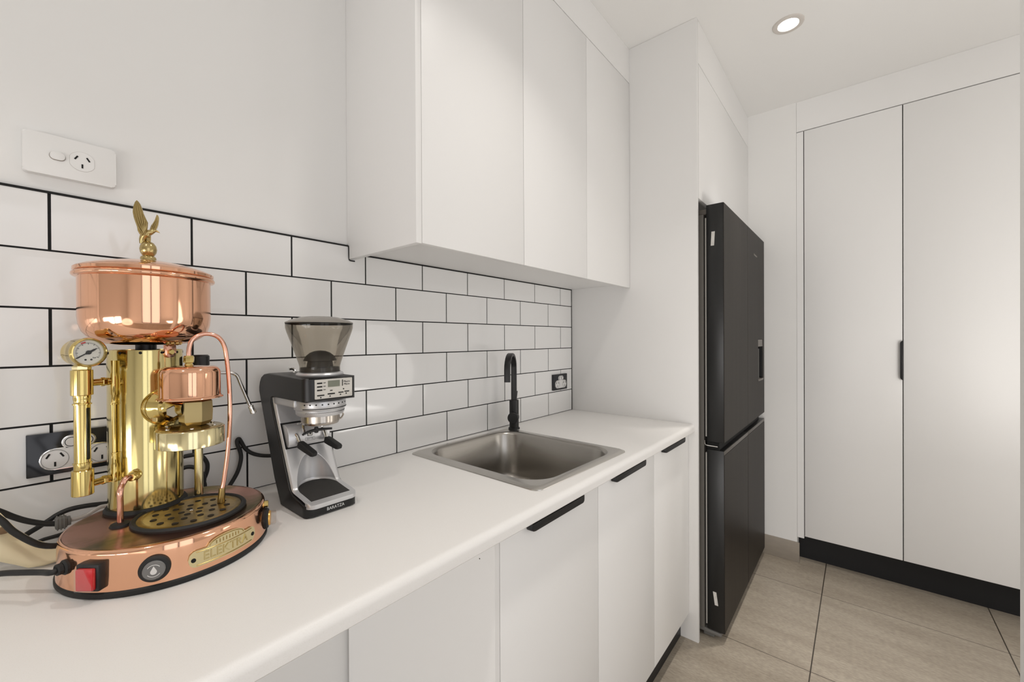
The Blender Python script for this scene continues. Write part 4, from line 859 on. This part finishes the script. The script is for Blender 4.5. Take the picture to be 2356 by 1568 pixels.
# ------------------------------------------------------------------ cords and bits on the worktop
def cord(pts, r, label, name='power_cord', grp=None):
    b = nb(); tube(b, pts, r, 12, 8); return tag(obj(name, b, CORD), label, 'cord', grp)
cord([(0.3850, -0.052, 0.9500), (0.3720, -0.030, 0.9470), (0.3550, -0.018, 0.9500), (0.3400, -0.014, 0.9580), (0.3290, -0.012, 0.9700), (0.3220, -0.011, 0.9850), (0.3170, -0.012, 0.9935), (0.3130, -0.013, 0.9900), (0.3140, -0.014, 0.9800), (0.3185, -0.015, 0.9650), (0.3190, -0.017, 0.9480), (0.3120, -0.019, 0.9230), (0.2980, -0.021, 0.9000), (0.2850, -0.023, 0.8830), (0.2740, -0.025, 0.8757), (0.2660, -0.028, 0.8752)],
     0.0042, 'black cord looping on the tiles beside the back of the coffee grinder')
cord([(0.1700, -0.018, 0.9480), (0.1950, -0.013, 0.9690), (0.2194, -0.012, 0.9755), (0.2375, -0.012, 0.9751), (0.2494, -0.012, 0.9689), (0.2575, -0.012, 0.9540), (0.2580, -0.012, 0.9391), (0.2544, -0.012, 0.9264), (0.2515, -0.012, 0.9180), (0.2530, -0.013, 0.9050), (0.2480, -0.016, 0.8900), (0.2350, -0.020, 0.8830), (0.2150, -0.024, 0.8920), (0.1980, -0.028, 0.9200), (0.2010, -0.029, 0.9460), (0.2159, -0.030, 0.9571), (0.2320, -0.030, 0.9535), (0.2432, -0.030, 0.9416), (0.2480, -0.030, 0.9268), (0.2453, -0.032, 0.9100), (0.2440, -0.036, 0.8890), (0.2370, -0.045, 0.8755), (0.2200, -0.055, 0.8752)],
     0.0040, 'black cord coiled against the tiles between the brass column and the copper tube')
cord([(0.1250, -0.026, 0.9150), (0.1013, -0.027, 0.9189), (0.0776, -0.027, 0.9223), (0.0576, -0.027, 0.9225), (0.0440, -0.027, 0.9185), (0.0330, -0.028, 0.9120), (0.0220, -0.028, 0.9050), (0.0105, -0.028, 0.8985), (-0.0040, -0.029, 0.8890), (-0.0200, -0.030, 0.8790), (-0.0350, -0.032, 0.8748)],
     0.0040, 'black cord curving left from behind the brass column along the tiles')
cord([(-0.0650, -0.050, 0.9900), (-0.0400, -0.047, 0.9670), (-0.0186, -0.046, 0.9477), (-0.0050, -0.045, 0.9345), (0.0090, -0.045, 0.9235), (0.0262, -0.045, 0.9135), (0.0400, -0.045, 0.9085)],
     0.0043, 'upper black cord at the left edge ending at a grey plug')
cord([(-0.0650, -0.152, 1.0120), (-0.0350, -0.152, 0.9870), (-0.0168, -0.152, 0.9643), (-0.0052, -0.151, 0.9430), (0.0121, -0.150, 0.9211), (0.0240, -0.148, 0.9105), (0.0363, -0.146, 0.9050), (0.0480, -0.128, 0.8980), (0.0600, -0.100, 0.8850), (0.0800, -0.070, 0.8760)],
     0.0041, 'thick black cord draped over the cream dish at the left edge')
cord([(0.0000, -0.078, 0.8880), (0.0120, -0.076, 0.8925), (0.0230, -0.075, 0.8965), (0.0330, -0.074, 0.8972), (0.0417, -0.073, 0.8975), (0.0560, -0.068, 0.8985), (0.0750, -0.060, 0.8980)],
     0.0026, 'thin short black cord running behind the copper base')
pg = thing('plug_connector', 'grey ribbed plug lying between the tiles and the copper base', 'plug', (0.046, -0.045, 0.900))
b = nb(); box(b, 0.0385, 0.0530, -0.056, -0.034, 0.9000, 0.9175, bev=0.003)
for k in range(3): box(b, 0.0405+0.0040*k, 0.0423+0.0040*k, -0.0568, -0.0332, 0.8993, 0.9182, bev=0.0006)
box(b, 0.0525, 0.0570, -0.053, -0.037, 0.9030, 0.9150, bev=0.001)
obj('plug_body', b, GREYPL, pg)
b = nb(); tube(b, [(0.0570, -0.045, 0.9090), (0.0660, -0.044, 0.9090), (0.0763, -0.042, 0.9104), (0.0860, -0.040, 0.9150), (0.0950, -0.038, 0.9180), (0.1080, -0.036, 0.9160)], 0.0034, 10, 6); obj('clear_lead', b, mat('pale clear lead', (0.50, 0.48, 0.46), 0.15), pg, label='pale translucent lead')

# cream moulded dish leaning at the left edge
top = [(-0.1150, 0.9760), (-0.1050, 0.9920), (-0.0750, 1.0020), (-0.0550, 0.9890), (-0.0350, 0.9760), (-0.0173, 0.9590), (-0.0013, 0.9290), (0.0155, 0.9075), (0.0300, 0.8960), (0.0420, 0.8900), (0.0520, 0.8860)]
bot = [(-0.1150, 0.9640), (-0.1050, 0.9480), (-0.0750, 0.9330), (-0.0550, 0.9200), (-0.0350, 0.9060), (-0.0173, 0.8935), (-0.0036, 0.8835), (0.0089, 0.8737), (0.0241, 0.8705), (0.0376, 0.8712), (0.0500, 0.8760)]
loops = []
for (tx_, tz_), (ux_, uz_) in zip(top, bot):
    l = []
    for side_ in (1, -1):
        for k in (range(9) if side_ == 1 else range(8, -1, -1)):
            u = k/8; th = 0.0055*math.sqrt(max(0.0, 1-(2*u-1)**4)); l.append((ux_+(tx_-ux_)*u, -0.119+0.022*u-0.010*math.sin(PI*u)-side_*th, uz_+(tz_-uz_)*u))
    loops.append(l)
b = nb(); bridge(b, loops, True, True); bmesh.ops.remove_doubles(b, verts=b.verts, dist=1e-6)
cr = obj('cream_dish', b, CREAM, None, ang=60); tag(cr, 'pale cream dish with a brown spot behind the copper base at the left edge', 'dish')
b = nb(); prism(b, rrect(0.0050, 0.0046, 0.003, 4, -0.0141, 0.9390), lambda p, q: Vector((p[0], q, p[1])), -0.1180, -0.1252, 0.001); obj('brown_spot', b, BROWN, cr, label='brown stained spot')
